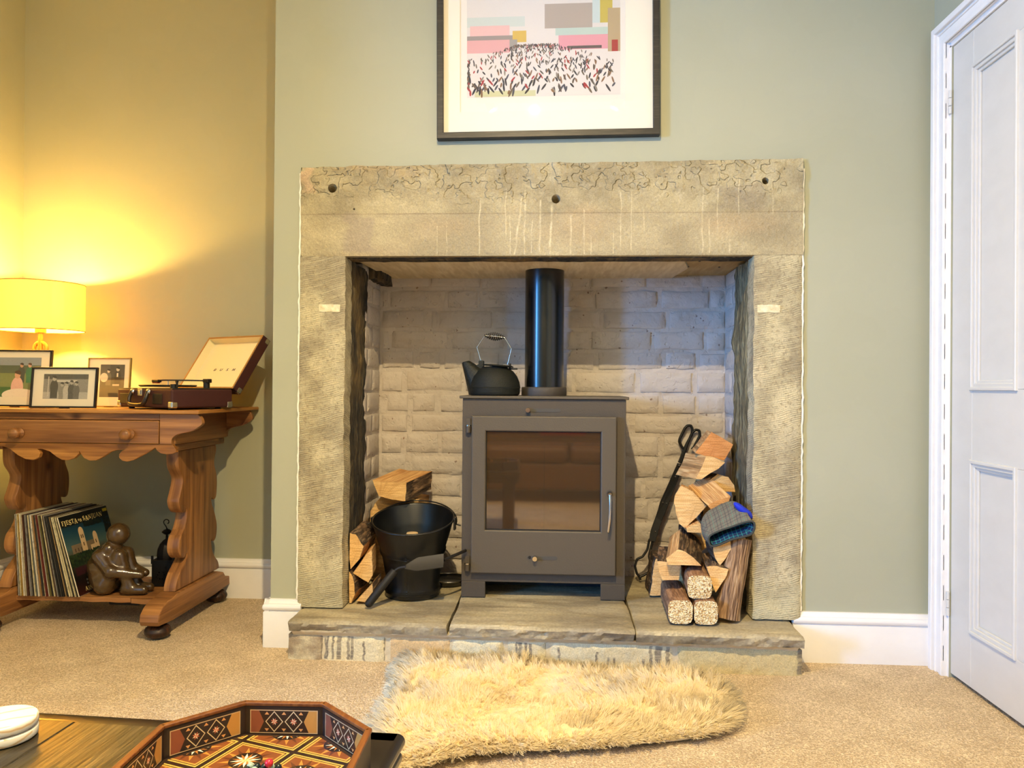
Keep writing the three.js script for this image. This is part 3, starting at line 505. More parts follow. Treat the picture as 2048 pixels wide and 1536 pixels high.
// ---------------------------------------------------------------- stove, flue pipe, kettle
const stoveBump = tex(512, 512, (u, v) => 255 * fbm(u, v, 90, 90, 3, 401), false, 0.3);
const stoveGrey = phys(0x52493d, 0.55, { metalness: 0.25, bumpMap: stoveBump, bumpScale: 0.0004 });
const stoveMid = phys(0x5c5345, 0.5, { metalness: 0.25, bumpMap: stoveBump, bumpScale: 0.0004 });
const darkSlot = std(0x14120f, 0.8);
{
  const t = thing('wood_stove', 'grey steel wood burning stove with a large glass door', 'stove');
  const zf = -0.17, x0 = -0.351, x1 = 0.252, HY = 0.142;
  const front = rectShape(x0, 0.2, x1, 0.877); front.holes.push(rectHole(-0.29, 0.27, 0.19, 0.79));
  part('body', boxUV(merge([extrude(front, 0.012, 0.002).translate(0, 0, zf - 0.012), span(x0, x0 + 0.012, 0.2, 0.877, zf - 0.36, zf - 0.011, 0.002), span(x1 - 0.012, x1, 0.2, 0.877, zf - 0.36, zf - 0.011, 0.002), span(x0, x1, 0.2, 0.877, zf - 0.362, zf - 0.355, 0.002)])), stoveGrey, t);
  part('top_plate', boxUV(span(-0.362, 0.262, 0.8775, 0.888, zf - 0.37, zf + 0.012, 0.003)), stoveMid, t);
  for (const [a, b] of [[x0, -0.262], [0.163, x1]]) part('leg', boxUV(merge([span(a, b, HY, 0.2, zf - 0.012, zf, 0.002), span(a < 0 ? a : b - 0.012, a < 0 ? a + 0.012 : b, HY, 0.2, zf - 0.36, zf - 0.0125, 0.002)])), stoveGrey, t);
  part('base_plate', boxUV(plain(x0 + 0.013, x1 - 0.013, 0.201, 0.206, zf - 0.35, zf - 0.0125)), stoveGrey, t);
  part('ash_shield', boxUV(plain(x0 + 0.013, x1 - 0.013, HY, 0.2, zf - 0.2, zf - 0.19)), std(0x1c2a30, 0.5), t);
  // fire chamber lined with pale fire board
  const board = std(0xb89a6c, 0.95, { map: limeMap, bumpMap: stoneBump, bumpScale: 0.002 });
  part('fire_board', boxUV(plain(-0.3, -0.0535, 0.215, 0.8, zf - 0.33, zf - 0.31)), board, t); part('fire_board', boxUV(plain(-0.0505, 0.2, 0.215, 0.8, zf - 0.33, zf - 0.31)), board, t);
  part('fire_board', boxUV(plain(-0.315, -0.3, 0.215, 0.8, zf - 0.31, zf - 0.03)), board, t); part('fire_board', boxUV(plain(0.2, 0.215, 0.215, 0.8, zf - 0.31, zf - 0.03)), board, t);
  part('baffle', boxUV(plain(-0.3, 0.2, 0.7, 0.715, zf - 0.31, zf - 0.09).rotateX(0)), std(0x3a332b, 0.95), t);
  const ash = new THREE.PlaneGeometry(0.5, 0.28, 50, 28).rotateX(-Math.PI / 2).translate(-0.05, 0.33, zf - 0.17), ap = ash.attributes.position; for (let i = 0; i < ap.count; i++) ap.setY(i, ap.getY(i) + 0.012 * f3(ap.getX(i) * 20, ap.getZ(i) * 20, 0, 4)); ash.computeVertexNormals();
  part('ash_bed', boxUV(ash), std(0x9a8468, 1, { bumpMap: stoneBump, bumpScale: 0.004 }), t);
  // door: frame plate with rounded arris, glass, bar handle, two hinges, lower air slider
  const dz = zf + 0.003, D = rectShape(-0.314, 0.237, 0.216, 0.815); D.holes.push(rectHole(-0.261, 0.396, 0.16, 0.759));
  const door = part('door', boxUV(extrude(D, 0.026, 0.005, 4).translate(0, 0, dz)), stoveMid, t);
  part('glass', boxUV(plain(-0.268, 0.167, 0.389, 0.766, dz + 0.008, dz + 0.012)), phys(0xc0a47c, 0.03, { transmission: 0.93, thickness: 0, ior: 2.1 }), door, { label: 'smoky brown heat-proof glass' });
  const F = rectShape(-0.263, 0.394, 0.162, 0.761); F.holes.push(rectHole(-0.258, 0.399, 0.157, 0.756)); part('glass_seal', extrude(F, 0.003).translate(0, 0, dz + 0.013), darkSlot, door);
  const steel = std(0xc9c4bc, 0.2, { metalness: 1 });
  part('door_handle', merge([tube([[0.191, 0.537, dz + 0.055], [0.192, 0.5, dz + 0.059], [0.19, 0.45, dz + 0.06], [0.186, 0.405, dz + 0.057]], 0.0058, 24, 12), new THREE.SphereGeometry(0.0058, 12, 8).translate(0.186, 0.405, dz + 0.057), cyl(0.006, 0.006, 0.036, 0, 0, 0, 12).rotateX(Math.PI / 2).translate(0.191, 0.537, dz + 0.04)]), steel, door);
  part('handle_collar', new THREE.TorusGeometry(0.0095, 0.0025, 8, 24).translate(0.191, 0.5375, dz + 0.027), stoveGrey, door);
  for (const y of [0.778, 0.268]) { const hg = part('hinge', boxUV(merge([span(-0.337, -0.32, y, y + 0.026, zf, zf + 0.007, 0.001), cyl(0.0105, 0.0105, 0.024, -0.3275, y - 0.014, zf + 0.011, 16)])), stoveGrey, t); part('hinge_ring', cyl(0.0108, 0.0108, 0.004, -0.3275, y, zf + 0.011, 16), steel, hg); }
  const slider = (name, xk, yk, xa, xb, z, parent) => {
    const s = part(name, boxUV(extrude((() => { const q = new THREE.Shape(); q.absarc(xb, yk, 0.0065, -Math.PI / 2, Math.PI / 2); q.absarc(xa, yk, 0.0065, Math.PI / 2, Math.PI * 1.5); return q; })(), 0.0016).translate(0, 0, z)), std(0x4a463f, 0.6), parent, { label: 'slot for the air control' });
    part('knob', new THREE.CylinderGeometry(0.0085, 0.0095, 0.02, 20).rotateX(Math.PI / 2).translate(xk, yk, z + 0.011), steel, s);
    return s;
  };
  slider('air_slider', -0.108, 0.8365, -0.1, 0.006, zf, t);
  const low = slider('air_slider', -0.078, 0.298, -0.1, -0.002, dz + 0.026, door); part('slot_gap', cyl(0.0055, 0.0055, 0.0006, 0, 0, 0, 16).rotateX(Math.PI / 2).translate(-0.097, 0.2995, dz + 0.028), darkSlot, low).scale.set(1, 1, 1);
  part('flue_collar', lathe([[0.075, 0.0], [0.0885, 0.0], [0.0885, 0.03], [0.087, 0.034], [0.078, 0.034], [0.078, 0.0]], 64).translate(-0.053, 0.888, -0.36), phys(0x5e564c, 0.5, { metalness: 0.3, bumpMap: stoveBump, bumpScale: 0.0006 }), t);
}
solo('flue_pipe', 'glossy black flue pipe rising from the stove top into the ceiling board', 'flue pipe', lathe([[0.0755, 0], [0.0765, 0.002], [0.0765, 0.482], [0.0755, 0.484]], 96).translate(0, 0, 0), phys(0x0a0b0a, 0.27, { clearcoat: 0.4, clearcoatRoughness: 0.12 }), [-0.053, 0.908, -0.36]);
{
  const iron = phys(0x1f211a, 0.55, { metalness: 0.25, bumpMap: stoveBump, bumpScale: 0.0012 });
  const t = thing('kettle', 'black cast iron kettle with spring handle on the stove top', 'kettle', [-0.243, 0.8885, -0.3]);
  const dome = lathe([[0, 0], [0.09, 0], [0.096, 0.004], [0.098, 0.012], [0.0985, 0.0275], [0.1005, 0.0295], [0.0995, 0.032], [0.096, 0.052], [0.087, 0.074], [0.072, 0.093], [0.058, 0.103], [0.05, 0.107], [0.05, 0.111], [0, 0.111]], 64);
  dome.scale(1, 1, 0.92);
  part('body', dome, iron, t);
  const ringPts = (cx, cy, rx, ry, tilt, n = 20) => Array.from({ length: n }, (_, i) => { const a = i / n * Math.PI * 2, q = new THREE.Vector3(rx * Math.cos(a), 0, ry * Math.sin(a)); q.applyAxisAngle(new THREE.Vector3(0, 0, 1), tilt); return q.add(new THREE.Vector3(cx, cy, 0)); });
  const sp = toCreasedNormals(new ConvexGeometry([...ringPts(-0.112, 0.128, 0.017, 0.017, 0.25), ...ringPts(-0.045, 0.0012, 0.0555, 0.06, 0), ...ringPts(-0.06, 0.09, 0.018, 0.03, 0.7), ...ringPts(-0.03, 0.05, 0.03, 0.055, 0.3)]), 0.8);
  const spout = part('spout', boxUV(sp), iron, t);
  part('spout_mouth', lathe([[0, 0], [0.014, 0], [0.014, 0.002], [0, 0.002]], 20).rotateZ(0.25).translate(-0.1123, 0.1282, 0), darkSlot, spout);
  const lid = part('lid', boxUV(merge([lathe([[0, 0.116], [0.05, 0.1155], [0.058, 0.113], [0.059, 0.109], [0, 0.109]], 40).rotateZ(-0.07).translate(0.006, 0.003, 0), span(0.06, 0.088, 0.1, 0.106, -0.012, 0.012, 0.002)])), iron, t);
  part('lug', boxUV(merge([span(-0.062, -0.042, 0.103, 0.134, -0.014, 0.014, 0.003), cyl(0.0125, 0.0125, 0.03, 0, 0, 0, 16).rotateX(Math.PI / 2).translate(-0.06, 0.108, 0)])), iron, t); part('lug', boxUV(span(0.055, 0.063, 0.102, 0.124, -0.01, 0.01, 0.002)), iron, t);
  const wire = std(0xcfccc6, 0.22, { metalness: 1 });
  const hp = [[-0.054, 0.132], [-0.07, 0.186], [-0.04, 0.2315], [0.037, 0.2245], [0.064, 0.181], [0.05, 0.12]], cv = new THREE.CurvePath(); for (let i = 0; i < 5; i++) cv.add(new THREE.LineCurve3(new THREE.Vector3(...hp[i], 0), new THREE.Vector3(...hp[i + 1], 0)));
  const h = part('handle', new THREE.TubeGeometry(cv, 140, 0.0026, 8), wire, t);
  const coil = []; for (let i = 0; i <= 220; i++) { const s = i / 220, r = 0.003 + 0.0125 * Math.sin(Math.PI * s), a = s * Math.PI * 2 * 10; coil.push([mix(-0.04, 0.037, s) + 0.1 * r * Math.cos(a), mix(0.2315, 0.2245, s) + r * Math.cos(a), r * Math.sin(a)]); }
  part('coil_grip', tube(coil, 0.0017, 520, 6), std(0x4a4038, 0.3, { metalness: 1 }), h);
}
// ---------------------------------------------------------------- coal bucket, its ash lid, shovel
{
  const black = phys(0x0b0c0b, 0.36, { clearcoat: 0.25, clearcoatRoughness: 0.3 });
  const bk = [-0.538, 0.1415, -0.2];
  const t = thing('coal_bucket', 'black ribbed metal coal bucket standing on the hearth', 'bucket', bk);
  const out0 = [[0, 0.004], [0.085, 0.004], [0.099, 0], [0.101, 0.004], [0.1, 0.014], [0.103, 0.017], [0.1, 0.021], [0.104, 0.025], [0.1, 0.03], [0.104, 0.034], [0.099, 0.042], [0.103, 0.09], [0.112, 0.15], [0.118, 0.176], [0.1225, 0.18], [0.1185, 0.184], [0.1245, 0.19], [0.121, 0.194], [0.134, 0.24], [0.152, 0.31], [0.155, 0.3135], [0.1565, 0.311], [0.1565, 0.316], [0.152, 0.3175], [0.149, 0.313], [0.132, 0.245], [0.128, 0.232], [0.129, 0.228], [0.126, 0.222], [0.127, 0.218], [0.115, 0.17], [0.1, 0.09], [0.096, 0.012], [0, 0.012]], out = out0.map(([r, y]) => [r, y * 0.9]);
  const slope = (g) => { const p = g.attributes.position; for (let i = 0; i < p.count; i++) p.setY(i, p.getY(i) - p.getZ(i) * 0.22 * sstep(0.05, 0.27, p.getY(i))); g.computeVertexNormals(); return g; };
  part('body', slope(lathe(out, 72)), black, t);
  const bail = []; for (let i = 0; i <= 40; i++) { const a = Math.PI * (i / 40); bail.push([-0.163 * Math.cos(a), 0.264 + 0.062 * Math.sin(a), -0.158 * Math.sin(a)]); }
  part('bail_handle', tube([[-0.175, 0.257, 0.006], ...bail, [0.18, 0.26, 0.004]], 0.0026, 120, 8), black, t);
  for (const s of [-1, 1]) part('ear', boxUV(span(s * 0.157 - 0.004, s * 0.157 + 0.004, 0.242, 0.286, -0.011, 0.011, 0.003)), black, t);
  const l = thing('ash_tin', 'dark round ash tin lid with a wooden knob inside the coal bucket', 'lid', [bk[0], bk[1] + 0.205, bk[2]]);
  part('plate', lathe([[0, 0.006], [0.09, 0.006], [0.106, 0.002], [0.106, 0], [0, 0]], 48), phys(0x24282a, 0.4), l);
  const kb = part('knob', lathe([[0, 0.006], [0.017, 0.006], [0.017, 0.02], [0, 0.02]], 24).translate(0.002, 0, 0.03), std(0x4a3a2a, 0.5), l); part('wooden_cap', lathe([[0, 0.02], [0.022, 0.02], [0.0225, 0.026], [0.02, 0.03], [0, 0.0305]], 24).translate(0.002, 0, 0.03), std(0xd8b888, 0.55), kb);
  const s = thing('fire_shovel', 'black fire shovel leaning across the front of the coal bucket', 'shovel', [0, 0, 0]);
  part('handle', merge([tube([[-0.655, 0.158, 0.0], [-0.612, 0.215, -0.02], [-0.575, 0.262, -0.045]], 0.0145, 20, 16), new THREE.SphereGeometry(0.0145, 16, 12).translate(-0.655, 0.158, 0.0)]), std(0x15120f, 0.6), s);
  const blade = new THREE.BoxGeometry(0.14, 0.003, 0.062, 14, 1, 6); { const p = blade.attributes.position; for (let i = 0; i < p.count; i++) { const x = p.getX(i), z = p.getZ(i), k = clamp((x + 0.07) / 0.045), w = mix(0.25, 1, k); p.setZ(i, z * w); p.setY(i, p.getY(i) + 0.006 * Math.abs(z / 0.031) ** 2 * k); } blade.computeVertexNormals(); }
  part('blade', boxUV(blade.rotateX(0.62).rotateZ(0.16).translate(-0.468, 0.288, -0.045)), phys(0x454036, 0.55, { metalness: 0.2 }), s, { label: 'grey flat shovel blade' });
  part('neck', tube([[-0.58, 0.258, -0.043], [-0.56, 0.272, -0.047], [-0.533, 0.278, -0.046]], 0.006, 16, 10), std(0x1a1613, 0.5), s); part('hook_end', tube([[-0.40, 0.303, -0.055], [-0.36, 0.312, -0.11], [-0.335, 0.316, -0.16]], 0.006, 16, 8), std(0x1a1613, 0.5), s);
  const p = thing('ash_pan', 'flat black ash pan lying behind the coal bucket', 'pan', [-0.425, 0.1425, -0.36]);
  part('dish', lathe([[0, 0.003], [0.06, 0.003], [0.07, 0.02], [0.074, 0.022], [0.072, 0.018], [0.062, 0], [0, 0]], 40), black, p); part('rim_wire', new THREE.TorusGeometry(0.0735, 0.0022, 8, 48).rotateX(Math.PI / 2).translate(0, 0.021, 0), chrome, p);
}
// ---------------------------------------------------------------- logs
const endMap = tex(512, 512, (u, v) => {
  const du = u - 0.5 + 0.05 * (fbm(u, v, 4, 4, 3, 501) - 0.5), dv = v - 0.5 + 0.05 * (fbm(u, v, 4, 4, 3, 503) - 0.5), r = Math.hypot(du, dv), ring = 0.5 + 0.5 * Math.sin(r * 260), ang = Math.atan2(dv, du), ray = sstep(0.55, 0.75, fbm(clamp(ang / 6.2832 + 0.5, 0, 0.999), r, 64, 3, 2, 507)), saw = fbm(u, v, 8, 90, 3, 511), b = fbm(u, v, 4, 4, 4, 513);
  let c = lerp3([212, 166, 102], [246, 210, 148], clamp(0.35 + 0.18 * ring + (saw - 0.5) * 1.1 + (b - 0.5) * 0.8)); c = lerp3(c, [168, 116, 66], ray * 0.2 + sstep(0.62, 0.72, b) * 0.3); return c;
}, true, 0.3);
const splitMap = tex(512, 512, (u, v) => { const f = fbm(u, v, 70, 4, 4, 521), b = fbm(u, v, 4, 3, 4, 523); return lerp3(lerp3([184, 132, 76], [236, 196, 134], clamp((f - 0.28) * 1.9)), [150, 102, 62], clamp((b - 0.56) * 3) * 0.6); }, true, 0.25);
const barkMap = tex(512, 512, (u, v) => { const f = fbm(u, v, 34, 7, 5, 531), b = fbm(u, v, 5, 4, 4, 535), cr = sstep(0.52, 0.44, fbm(u, v, 26, 5, 4, 537)); let c = lerp3([82, 62, 44], [164, 130, 96], clamp((f - 0.3) * 2)); c = lerp3(c, [120, 112, 92], clamp((b - 0.5) * 3) * 0.5); return lerp3(c, [34, 24, 16], cr * 0.6); }, true, 0.22);
const barkBump = tex(512, 512, (u, v) => 255 * fbm(u, v, 28, 6, 5, 531), false, 0.22), splitBump = tex(256, 256, (u, v) => 255 * fbm(u, v, 50, 4, 4, 521), false, 0.25), sawBump = tex(256, 256, (u, v) => 255 * fbm(u, v, 10, 60, 4, 511), false, 0.3);
const endWood = std(0xffffff, 0.85, { map: endMap, bumpMap: sawBump, bumpScale: 0.002 }), splitWood = std(0xffffff, 0.85, { map: splitMap, bumpMap: splitBump, bumpScale: 0.003 }), barkWood = std(0xffffff, 0.95, { map: barkMap, bumpMap: barkBump, bumpScale: 0.007 });
// face: outline of the front end in x, y at depth z; run: where the far end lies from it; bark: the indices of the edges that carry bark
function log(name, label, face, z, run, bark, group, ends = endWood, sides = splitWood, grow = 1) {
  const n = face.length / 2, cx = face.filter((_, i) => i % 2 === 0).reduce((a, b) => a + b) / n, cy = face.filter((_, i) => i % 2).reduce((a, b) => a + b) / n;
  let P = []; for (let i = 0; i < n; i++) P.push([face[2 * i] - cx, face[2 * i + 1] - cy, bark.includes(i)]);
  const area = P.reduce((s, p, i) => { const q = P[(i + 1) % n]; return s + p[0] * q[1] - q[0] * p[1]; }, 0); 
  // finer outline with a little unevenness
  const Q = []; P.forEach((p, i) => { const q = P[(i + 1) % n], k = Math.max(2, Math.round(Math.hypot(q[0] - p[0], q[1] - p[1]) / 0.012)); for (let j = 0; j < k; j++) Q.push([mix(p[0], q[0], j / k), mix(p[1], q[1], j / k), p[2]]); });
  if (area < 0) { Q.reverse(); const fl = Q.map((q) => q[2]); Q.forEach((q, i) => { q[2] = fl[(i + 1) % fl.length]; }); }
  const m = Q.length, nz = 9, s0 = cx * 91 + cy * 37, V = [];
  for (let k = 0; k <= nz; k++) for (let i = 0; i < m; i++) {
    const t = k / nz, [x, y, b] = Q[i], r = Math.hypot(x, y) || 1, e = (b ? 0.0045 : 0.002) * f3(x * 40 + s0, y * 40, t * 6, 541), sc = mix(1, grow, t) + e / r;
    V.push(new THREE.Vector3(x * sc + run[0] * t, y * sc + run[1] * t, run[2] * t + (k === 0 ? 0.0015 * f3(x * 60, y * 60, s0, 3) : 0)));
  }
  const make = (want) => { const pos = []; for (let k = 0; k < nz; k++) for (let i = 0; i < m; i++) { if (Q[i][2] !== want) continue; const j = (i + 1) % m, a = V[k * m + i], b = V[k * m + j], c = V[(k + 1) * m + j], d = V[(k + 1) * m + i]; for (const q of [a, d, c, a, c, b]) pos.push(q.x, q.y, q.z); } if (!pos.length) return null; const g = new THREE.BufferGeometry(); g.setAttribute('position', new THREE.Float32BufferAttribute(pos, 3)); g.computeVertexNormals(); return g; };
  const cap = (k) => { const pts = Q.map((_, i) => new THREE.Vector2(V[k * m + i].x, V[k * m + i].y)), tri = THREE.ShapeUtils.triangulateShape(pts, []), pos = []; for (const [a, b, c] of tri) for (const q of k ? [a, c, b] : [a, b, c]) pos.push(V[k * m + q].x, V[k * m + q].y, V[k * m + q].z); const g = new THREE.BufferGeometry(); g.setAttribute('position', new THREE.Float32BufferAttribute(pos, 3)); g.computeVertexNormals(); return g; };
  const sideUV = (g) => { const p = g.attributes.position, uv = new Float32Array(p.count * 2); for (let i = 0; i < p.count; i++) { uv[2 * i] = Math.atan2(p.getY(i) - run[1] * (p.getZ(i) / (run[2] || 1)), p.getX(i) - run[0] * (p.getZ(i) / (run[2] || 1))) * 0.05 + s0; uv[2 * i + 1] = p.getZ(i) * 1.0 + s0; } g.setAttribute('uv', new THREE.BufferAttribute(uv, 2)); return g; };
  const t = thing(name, label, name === 'briquette' ? 'briquette' : 'log', [cx, cy, z], 0, group);
  const e = part('cut_end', boxUV(cap(0), false, 0.15 + rr(-0.05, 0.05), 0.15 + rr(-0.05, 0.05)), ends, t); part('cut_end', boxUV(cap(nz)), ends, t);
  const w = make(false), bk = make(true);
  if (w) part('split_side', sideUV(toCreasedNormals(w, 0.6)), sides, t);
  if (bk) part('bark', sideUV(toCreasedNormals(bk, 0.9)), barkWood, t);
  return t;
}
const GR = 'logs stacked right of the stove', GL = 'logs stacked left of the stove';
log('log', 'reddish square split log on top of the right pile', [0.572,0.76,0.651,0.715,0.641,0.694,0.616,0.655,0.585,0.666,0.554,0.671,0.513,0.682], -0.22, [0.02, -0.004, -0.2], [], GR, std(0xf0cdb4, 0.85, { map: endMap, bumpMap: sawBump, bumpScale: 0.002 }));
log('log', 'pale wedge log with lit end, second from the top of the right pile', [0.54,0.676,0.563,0.674,0.608,0.653,0.583,0.63,0.553,0.611,0.523,0.591,0.503,0.592,0.528,0.639], -0.16, [-0.042, -0.006, -0.19], [], GR);
log('log', 'half round log end resting against the right jamb', [0.551,0.558,0.561,0.584,0.591,0.606,0.627,0.595,0.65,0.567,0.652,0.543,0.587,0.542], -0.2, [-0.01, -0.012, -0.2], [1, 2, 3, 4], GR);
log('log', 'slanting brown split log right of the large sector log', [0.531,0.509,0.567,0.527,0.611,0.542,0.599,0.505,0.568,0.479,0.558,0.481], -0.08, [-0.045, 0.05, -0.14], [], GR, std(0xf2d6b8, 0.85, { map: endMap, bumpMap: sawBump, bumpScale: 0.002 }));
log('log', 'large yellow quarter log with cracked end, left of the pile', [0.444,0.572,0.486,0.552,0.535,0.501,0.507,0.467,0.46,0.419,0.44,0.436,0.427,0.476,0.42,0.506,0.425,0.536], -0.12, [0.02, -0.006, -0.1], [4, 5, 6, 7, 8], GR);
log('log', 'dark barked log with a low pale end above the briquettes', [0.414,0.372,0.44,0.363,0.468,0.345,0.491,0.319,0.381,0.319,0.374,0.341], 0.02, [0.04, 0.035, -0.2], [0, 1, 2], GR);
log('log', 'small yellow log end beside the upper briquette, left of the pile', [0.349,0.322,0.387,0.318,0.43,0.315,0.424,0.258,0.366,0.256,0.356,0.283], -0.02, [0.03, 0.014, -0.2], [0, 1, 5], GR);
log('log', 'small wood offcut wedged under the quarter log', [0.459,0.423,0.508,0.446,0.518,0.426,0.518,0.406,0.464,0.41], -0.1, [0, 0.0, -0.16], [], GR);
log('log', 'cracked heart-shaped log end below the folded glove', [0.53,0.395,0.555,0.412,0.585,0.41,0.588,0.382,0.572,0.354,0.551,0.325,0.535,0.348,0.528,0.376], 0.04, [0.0, 0.0, -0.14], [5, 6, 7], GR);
log('log', 'triangular bright log end right of the upper briquette', [0.503,0.324,0.537,0.329,0.576,0.319,0.565,0.288,0.533,0.239,0.519,0.273], 0.06, [0.01, 0.01, -0.16], [0, 1], GR);
log('log', 'thin split log poking out under the glove by the jamb', [0.571,0.402,0.632,0.432,0.655,0.392,0.608,0.396], 0.0, [-0.01, 0.01, -0.2], [], GR);
log('log', 'dark log end deep in the gap below the quarter log', [0.455,0.392,0.55,0.398,0.585,0.37,0.52,0.305,0.455,0.305], -0.2, [0.02, 0.0, -0.16], [0, 1, 2, 3, 4], GR);
log('log', 'dark log end deep behind the grey glove', [0.54,0.495,0.625,0.51,0.635,0.425,0.55,0.415], -0.245, [0, 0.0, -0.13], [0, 1, 2, 3], GR);
log('log', 'dark barked log at the back behind the briquettes', [0.35,0.146,0.52,0.146,0.52,0.285,0.37,0.285], -0.235, [0.0, 0.0, -0.16], [0, 1, 2, 3], GR);
{ // the upright log leaning against the jamb
  const t = log('log', 'upright half log with striped bark leaning at the right jamb', [-0.044, 0.0, -0.03, 0.022, -0.004, 0.032, 0.024, 0.026, 0.04, 0.002, 0.03, -0.016, -0.02, -0.018], 0, [0, 0, -0.27], [0, 1, 2, 3], GR);
  t.rotation.set(Math.PI / 2, 0, 0); t.rotateOnWorldAxis(new THREE.Vector3(0, 0, 1), -0.17); t.rotateOnWorldAxis(new THREE.Vector3(1, 0, 0), -0.1); t.position.set(0.575, 0.15, 0.048);
  const paleBark = tex(512, 512, (u, v) => { const f = fbm(u, v, 40, 4, 5, 571), b = fbm(u, v, 12, 3, 4, 573); return lerp3(lerp3([96, 70, 48], [196, 158, 116], clamp((f - 0.28) * 2)), [220, 190, 150], clamp((b - 0.55) * 5) * 0.6); }, true, 0.2);
  t.children.forEach((c) => { if (c.name === 'bark') c.material = std(0xffffff, 0.95, { map: paleBark, bumpMap: barkBump, bumpScale: 0.006 }); });
}
{ // sawdust briquettes: square bars with rounded corners
  const chip = tex(512, 512, (u, v) => { const a = fbm(u, v, 60, 60, 3, 551), b = fbm(u, v, 40, 90, 2, 553), k = sstep(0.4, 0.32, fbm(u, v, 70, 70, 2, 555)); return lerp3(lerp3([206, 172, 112], [250, 236, 196], clamp((a + b - 0.7) * 1.8)), [140, 100, 56], k * 0.8); }, true, 0.2), chipB = tex(256, 256, (u, v) => 255 * fbm(u, v, 60, 60, 3, 551), false, 0.2);
  const skin = tex(256, 256, (u, v) => { const f = fbm(u, v, 50, 8, 4, 561); return lerp3([118, 84, 58], [186, 144, 106], clamp((f - 0.25) * 1.8)); }, true, 0.25);
  const chipM = std(0xffffff, 0.95, { map: chip, bumpMap: chipB, bumpScale: 0.005 }), skinM = std(0xffffff, 0.8, { map: skin, bumpMap: splitBump, bumpScale: 0.002 });
  const sq = (x, y, w, hgt, c) => [x + c, y, x + w - c, y, x + w - c * 0.3, y + c * 0.3, x + w, y + c, x + w, y + hgt - c, x + w - c * 0.3, y + hgt - c * 0.3, x + w - c, y + hgt, x + c, y + hgt, x + c * 0.3, y + hgt - c * 0.3, x, y + hgt - c, x, y + c, x + c * 0.3, y + c * 0.3];
  log('briquette', 'upper sawdust briquette lying on the two lower ones', sq(0.436, 0.2225, 0.08, 0.076, 0.018), 0.08, [0.02, 0.0, -0.26], [], 'sawdust briquettes', chipM, skinM);
  log('briquette', 'lower left sawdust briquette at the foot of the pile', sq(0.371, 0.143, 0.079, 0.078, 0.018), 0.1, [0.011, 0.0, -0.27], [], 'sawdust briquettes', chipM, skinM);
  log('briquette', 'lower right sawdust briquette beside the upright log', sq(0.4555, 0.1425, 0.077, 0.078, 0.018), 0.1, [0.014, 0.0, -0.26], [], 'sawdust briquettes', chipM, skinM);
}
log('log', 'orange log with torn dark bark on top of the left pile', [-0.719,0.554,-0.682,0.546,-0.584,0.545,-0.587,0.472,-0.639,0.479,-0.695,0.491], -0.3, [0.075, 0.03, -0.15], [2, 3], GL);
log('log', 'orange log partly hidden behind the bucket rim', [-0.744,0.376,-0.742,0.421,-0.727,0.452,-0.693,0.486,-0.643,0.483,-0.55,0.47,-0.55,0.37], -0.37, [0.02, 0, -0.13], [0, 1, 2, 3], GL);
log('log', 'dark log under the left pile against the brick', [-0.735,0.15,-0.735,0.37,-0.62,0.37,-0.6,0.15], -0.36, [0.02, 0, -0.16], [0, 1, 2, 3], GL);
log('log', 'big barked log with sawn end by the left jamb', [-0.742,0.392,-0.72,0.387,-0.691,0.346,-0.706,0.3,-0.738,0.262,-0.742,0.3], -0.06, [0.0, 0.01, -0.2], [0, 1], GL);
log('log', 'squared split log with bright end beside the bucket', [-0.684,0.314,-0.664,0.33,-0.66,0.239,-0.675,0.212,-0.732,0.245], -0.07, [-0.01, 0.006, -0.1], [], GL);
log('log', 'slim pale upright log end at the left jamb foot', [-0.74,0.256,-0.729,0.239,-0.72,0.204,-0.72,0.176,-0.732,0.143,-0.739,0.144,-0.741,0.217], -0.05, [0.01, 0.006, -0.2], [0, 1, 2], GL);
log('log', 'small low log end between jamb and bucket foot', [-0.656,0.215,-0.653,0.178,-0.664,0.146,-0.715,0.15], -0.05, [0.0, 0.006, -0.13], [0, 1], GL);
